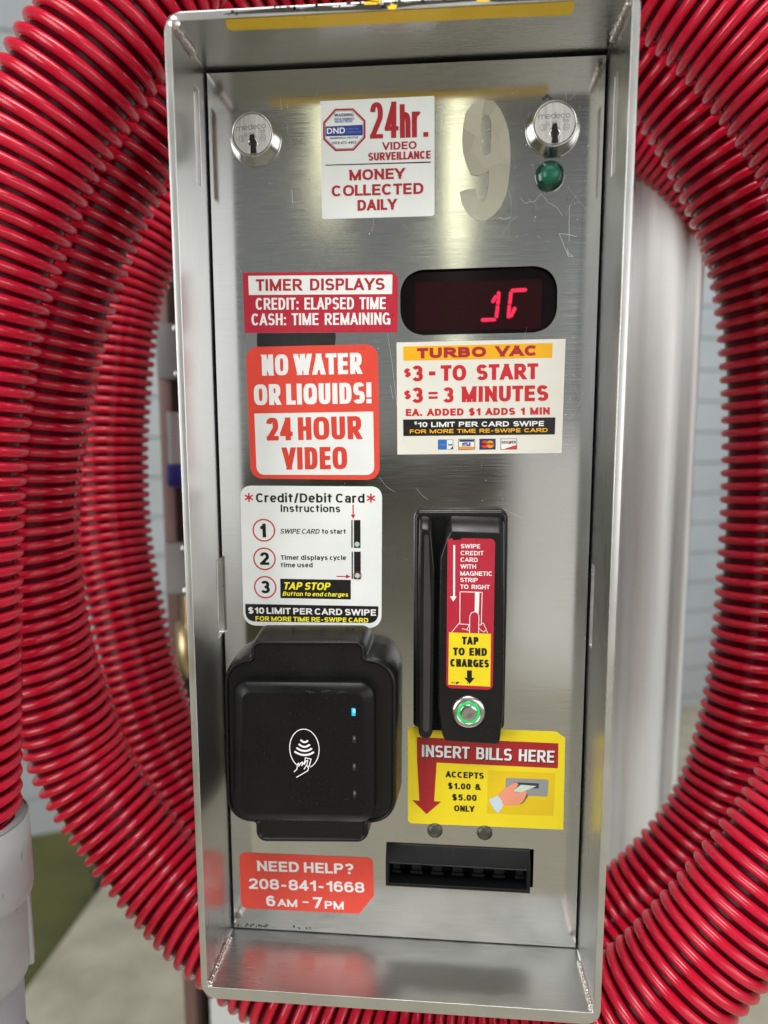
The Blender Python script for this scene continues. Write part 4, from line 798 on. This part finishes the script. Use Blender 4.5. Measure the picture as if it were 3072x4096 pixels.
for k, (x, y) in enumerate(((1170, 825), (1175, 1050), (1175, 1280), (1178, 1505))):
    q = [(-25.31,164.98), (-25.1,148.72), (-25.23,131.92), (-25.16,115.31)][k]
    h = MB()
    if k == 0:
        h.poly(rrect(q[0] - 1.1, q[1] - 2.3, q[0] + 1.1, q[1] + 2.3, 0.3, 3), YF - 0.05, 'lamp_blue'); h.poly(rrect(q[0] - 0.3, q[1] - 0.3, q[0] + 1.0, q[1] + 1.6, 0.3, 3), YF - 0.09, 'lamp_blue_core')
        h.build('indicator_lamp', tr, label='lit blue indicator lamp', recalc=False)
    else:
        h.poly(rrect(q[0] - 0.9, q[1] - 2.2, q[0] + 0.9, q[1] + 2.2, 0.3, 3), YF - 0.05, 'lamp_well'); h.poly(rrect(q[0] - 0.45, q[1] - 0.4, q[0] + 0.65, q[1] + 1.6, 0.3, 3), YF - 0.09, 'lamp_off')
        h.build('indicator_lamp', tr, recalc=False)
S = YF - 0.06; W_ = 0.62
def A6(c, rx, rz, a0, a1, n=28): return [(c[0] + rx * math.cos(math.radians(a0 + (a1 - a0) * k / n)), c[1] + rz * math.sin(math.radians(a0 + (a1 - a0) * k / n))) for k in range(n + 1)]
ce = (-54.15,141.76); rx = abs((-45.55,142.1)[0] - ce[0]); rz = abs((-53.95,153.69)[1] - ce[1])
g.stroke(A6(ce, rx, rz, -66, 236, 60), 0.5, S, 'symbol_white')
for a, b_, c in (((-55.97,146.82), (-54.09,145.8), (-52.31,146.6)), ((-57.08,144.29), (-54.13,142.94), (-51.22,144.22)), ((-58.39,141.96), (-54.18,140.44), (-50.06,141.92)), ((-59.57,139.64), (-54.22,137.94), (-48.96,139.76))):
    cc = [(1 - t) ** 2 * Vector(a) + 2 * t * (1 - t) * (2 * Vector(b_) - (Vector(a) + Vector(c)) / 2) + t * t * Vector(c) for t in [k / 10 for k in range(11)]]
    g.stroke([tuple(v) for v in cc], 1.15, S, 'symbol_white')
for pl in ([(-60.37,127.49), (-58.77,129.04), (-58.43,132.16), (-57.57,132.94), (-57.6,130.94), (-56.21,133.22), (-55.29,133.62), (-55.89,131.38), (-54.08,133.67)],
           [(-54.08,133.67), (-53.68,136.27), (-50.3,135.67), (-51.65,130.82)], [(-54.51,129.37), (-52.69,132.25), (-52.29,134.85), (-53.36,134.29), (-54.32,132.19)],
           [(-52.7,131.66), (-51.87,130.07), (-52.4,128.42), (-59.01,124.14)]): g.stroke(pl, 0.55, S - .02, 'symbol_white')
g.build('contactless_symbol', tr, label='white printed hand and waves symbol', recalc=False)
g = MB()
for q in ((-51.39,176.43), (-49.65,175.77), (-41.97,176.58), (-39.87,177.15), (-32.93,176.43), (-31.19,176.7)): g.stroke([(q[0] - 1.4, q[1] - .2), (q[0], q[1] + .35), (q[0] + 1.4, q[1])], 0.5, YF - 0.05, 'worn_black')
g.build('scuff_mark', fc, recalc=False)

# ---------------------------------------------------------------- bill slot and screw plugs
g = MB()
y0, y1 = -7.0, 9.0
x0, x1, zb, zt = -9.4, 79.8, 40.8, 65.4
def ph(p, y): return (p[0], y, p[1])
# sloped hood above an open mouth, closed ends and a lip below
g.add([(x0, -1, zt), (x1, -1, zt), (x1, y0, 56.6), (x0, y0, 57.2), (x0, y1, zt), (x1, y1, zt), (x1, y0 + 1, 54.6), (x0, y0 + 1, 55.2), (x0, y1, 54.6), (x1, y1, 54.6)],
      [(0, 1, 2, 3), (0, 4, 5, 1), (3, 2, 6, 7), (7, 6, 9, 8)], 'bill_black')
for xa, xb in ((x0, x0 + 2.2), (x1 - 2.2, x1)):
    vs = [(xa, -1, zt - .1), (xa, y0 - .05, 56.8), (xa, y0 - .05, zb), (xa, y1, zb), (xa, y1, zt - .1)]; vs += [(xb, p[1], p[2]) for p in vs]
    g.add(vs, [(0, 1, 2, 3, 4), (9, 8, 7, 6, 5)] + [(i, (i + 1) % 5, 5 + (i + 1) % 5, 5 + i) for i in range(5)], 'bill_black')
g.box((x0, y0, zb - .2), (x1, y1, zb + 2.0), 'bill_black')
g.box((x0, y1 - .3, zb), (x1 + 3, y1 + .5, zt), 'gap_black')
bs = g.build('bill_slot', st, bevel=0.5, label='long black banknote slot with seven teeth')
for k in range(7):
    x = -3.2 + k * 12.9; t = MB(); wdt = 2.2 if k in (0, 6) else 3.0
    t.box((x - wdt, 0.5, 44.6), (x + wdt, 8, 51.5), 'bill_black'); t.box((x - wdt - 0.9, -0.6, 45.6), (x + wdt + 0.9, 2, 47.4), 'bill_black'); t.box((x - wdt * .7, 1.5, 51.0), (x + wdt * .7, 8, 55), 'bill_black')
    t.build('tooth', bs, bevel=0.3)
for c in ((21.08,75.23), (51.92,75.24)):
    g = MB(); g.lathe(c, [(4.9, 0), (4.8, -0.5), (4.4, -1.0), (3.4, -1.7), (1.9, -2.1), (0.05, -2.25)], 'plug_olive', 32); g.build('screw_plug', st)
g = MB()
for k in range(14): q = (68.69,37.76); g.disc((q[0] + rnd.uniform(-5, 5), q[1] + rnd.uniform(-.6, .6)), rnd.uniform(.3, .7), -0.03 - .001 * k, 'scuff', 7)
g.build('rust_smear', st, recalc=False)

# ---------------------------------------------------------------- the red vacuum hose, one length looped three times round the pay station
hose_pts = [(-268.36,-41.15,69.71), (-268.64,-36.94,102.74), (-268.99,-29.26,162.78), (-267.15,-18.59,265.24), (-259.08,-10.76,347.88), (-244.57,-8.07,411.93), (-220.86,-4.5,468.63), (-204.88,-2.58,497.87), (-193.01,-2.01,512.88), (-169.02,1.17,545.86),
  (-141,9.49,585.51), (-106.8,24.82,625.75), (-53.41,39.47,658.78), (10.62,50.42,667.77), (77.53,57.74,652.56), (133.24,60.09,619.54), (173.37,61.07,586.3), (204.31,61.93,558.21), (231.46,61.86,525.38), (249.37,61.82,498.96),
  (274.08,58.62,443.18), (289.03,54.48,372.22), (293.99,44.95,280.26), (285.12,33.15,179.85), (259.78,20.65,99.73), (224.9,10.95,47.86), (193.04,6.39,4.51), (153.61,2.98,-40.36), (113.79,10.92,-77.86), (57.81,22.26,-104.87),
  (-2.92,32.73,-110.47), (-53.2,45.9,-100.9), (-104.45,61.53,-80.03), (-140.39,71.63,-64.96), (-169.95,80.09,-47.46), (-200.11,89.59,-23.67), (-228.92,94.41,9.41), (-260.18,97.45,54.33), (-274.65,96.15,101.87), (-286.45,93.41,158.43),
  (-288.86,88.45,233.23), (-282.79,89.48,301.41), (-262.96,88.26,381.44), (-235.32,89.22,458.61), (-203.92,93.19,515.71), (-166.49,103.9,573.63), (-122.64,118.54,619.97), (-63.48,132.67,651.13), (7.85,145.26,661.29), (80.77,155.54,651.66),
  (146.14,162.18,618.01), (197.12,163.86,575.61), (230.55,165.71,525.12), (253.31,166.91,475.88), (267.08,168.7,436.48), (278.79,173.22,372.9), (284.34,175.44,315.78), (285.69,173.46,251.02), (282.62,167.88,160.23), (276.79,165.45,94.76),
  (262.34,162.18,27.43), (241.95,158.3,-15.27), (213.52,154.54,-51.76), (190.02,155.93,-79.07), (130.68,158.9,-127.59), (55.83,167,-161.25), (-23.67,176.29,-159.55), (-107.02,187.42,-130.58), (-169.02,198.05,-90.49), (-206.57,204.71,-47.84),
  (-235.02,212.9,0.14), (-249.43,217.8,30.38), (-261.51,222.95,60.82), (-272.98,228.82,96.3), (-284.63,236.21,143.68), (-298.76,247.28,202.9), (-303.95,254.84,265.31), (-302.28,258.15,326.49), (-289.71,263.41,430.61), (-275.13,266.17,477.35),
  (-248.83,272.78,528.35), (-208.75,283.59,585.25), (-145.26,297.26,631.18), (-45.44,314.4,661.67), (63.28,327.77,656.32), (161.36,338.39,636.35), (237.53,345.06,600.02), (300.09,347.39,538.62), (327.31,347.82,485.91), (347.22,349.98,412.59), (357.55,349.69,324.53), (361.79,347.17,221.08)]
hose = thing('vacuum_hose', 'ribbed red vacuum hose looped round the pay station with a grey cuff on its end', 'hose', (0, 0, 0))
P = catmull(hose_pts, 20)
# resample evenly
acc = [0.0]
for a, c in zip(P, P[1:]): acc.append(acc[-1] + (c - a).length)
step = 1.25; N = int(acc[-1] / step); Q = []; j = 0
for i in range(N + 1):
    s_ = i * step
    while j < len(acc) - 2 and acc[j + 1] < s_: j += 1
    t = (s_ - acc[j]) / max(1e-9, acc[j + 1] - acc[j]); Q.append(P[j].lerp(P[j + 1], t))
QA = np.array([tuple(q) for q in Q]); kw_ = np.exp(-0.5 * (np.arange(-40, 41) / 13.0) ** 2); kw_ /= kw_.sum()
QP = np.concatenate([2 * QA[0] - QA[40:0:-1], QA, 2 * QA[-1] - QA[-2:-42:-1]])
Q = [Vector(v) for v in np.stack([np.convolve(QP[:, k], kw_, 'valid') for k in range(3)], 1)]
T = [(Q[min(i + 4, N)] - Q[max(i - 4, 0)]).normalized() for i in range(N + 1)]
U = []; u = T[0].orthogonal().normalized()
for i in range(N + 1): u = (u - T[i] * u.dot(T[i])).normalized(); U.append(u)
RO, RR, RA = 37.0, 3.5, 3.25           # outer radius of the hose; the rib's half height and half width
PT = ((0, 9.2), (20, 9.2), (27, 9.0), (32, 9.8), (44, 10.2), (51, 11.2), (60, 11.0), (64, 10.4), (70, 9.5), (90, 9.5))
PS = [(acc[min(len(acc) - 1, 20 * i)], p) for i, p in PT]
def pitch(s_):
    for (a, p), (c, q) in zip(PS, PS[1:]):
        if s_ <= c: return p + (q - p) * (s_ - a) / max(1e-6, c - a)
    return PS[-1][1]
g = MB(); n = 36; vs = []; fs = []; sub = 4
for k, i in enumerate(range(0, N + 1, sub)):
    w_ = T[i].cross(U[i])
    for q in range(n): a = 2 * math.pi * q / n; vs.append(Q[i] + (U[i] * math.cos(a) + w_ * math.sin(a)) * (RO - 5.6))
m_ = len(vs) // n
for k in range(m_ - 1):
    for q in range(n): r_ = (q + 1) % n; fs.append((k * n + q, k * n + r_, (k + 1) * n + r_, (k + 1) * n + q))
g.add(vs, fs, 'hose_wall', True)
turn = 40; sec = 10; vs = []; fs = []; s_ = 0.0; k = 0
while s_ < acc[-1] - 2:
    f_ = s_ / step; i = min(N - 1, int(f_)); t = f_ - i
    c = Q[i].lerp(Q[i + 1], t); tt = T[i].lerp(T[i + 1], t).normalized(); uu = U[i].lerp(U[i + 1], t); uu = (uu - tt * uu.dot(tt)).normalized(); ww = tt.cross(uu)
    a = 2 * math.pi * k / turn; rad = uu * math.cos(a) + ww * math.sin(a)
    cc = c + rad * (RO - RR)
    for q in range(sec): b_ = 2 * math.pi * q / sec; vs.append(cc + rad * (RR * math.cos(b_)) + tt * (RA * math.sin(b_)))
    s_ += pitch(s_) / turn; k += 1
for q_ in range(k - 1):
    for q in range(sec): r_ = (q + 1) % sec; fs.append((q_ * sec + q, q_ * sec + r_, (q_ + 1) * sec + r_, (q_ + 1) * sec + q))
g.add(vs, fs, 'hose_rib', True)
g.build('hose_tube', hose, recalc=False)
# cuff and pipe on the free end
a = Vector((-268.53,-38.57,89.98)); dn = (Vector((-267.75,-50.35,-2.34)) - a).normalized(); dn = (dn * 0.35 + Vector((0, 0, -1)) * 0.65).normalized()
def along(d): return a + dn * d
g = MB(); g.tube([along(d) for d in (2, 0, 1.5, 24, 46, 50, 52)], [37.4, 39.4, 40.4, 41.0, 41.4, 40.8, 38.6], 'cuff_grey', 64, caps=False)
g.tube([along(d) for d in (50, 54, 96, 102, 104)], [38.4, 38.0, 37.7, 36.4, 34.0], 'cuff_grey', 64, caps=False)
side = Vector((1, -0.25, 0)).normalized()
cu = g.build('cuff', hose, recalc=False)
g = MB(); g.box((-4, -6, -24), (2.0, 6, 24), 'cuff_grey'); p_ = along(78) + Vector((0.86, 0.5, 0)) * 37.6
g.v = [(p_.x + v[0] * .86 - v[1] * .5, p_.y + v[0] * .5 + v[1] * .86, p_.z + v[2]) for v in g.v]; g.build('clip_tab', cu, bevel=1.5)
g = MB(); g.tube([along(d) for d in (98, 104, 150, 152, 158, 260)], [33.2, 33.4, 33.4, 36.5, 37, 37], 'pipe_grey', 48, caps=False); g.build('wand_pipe', hose, recalc=False)
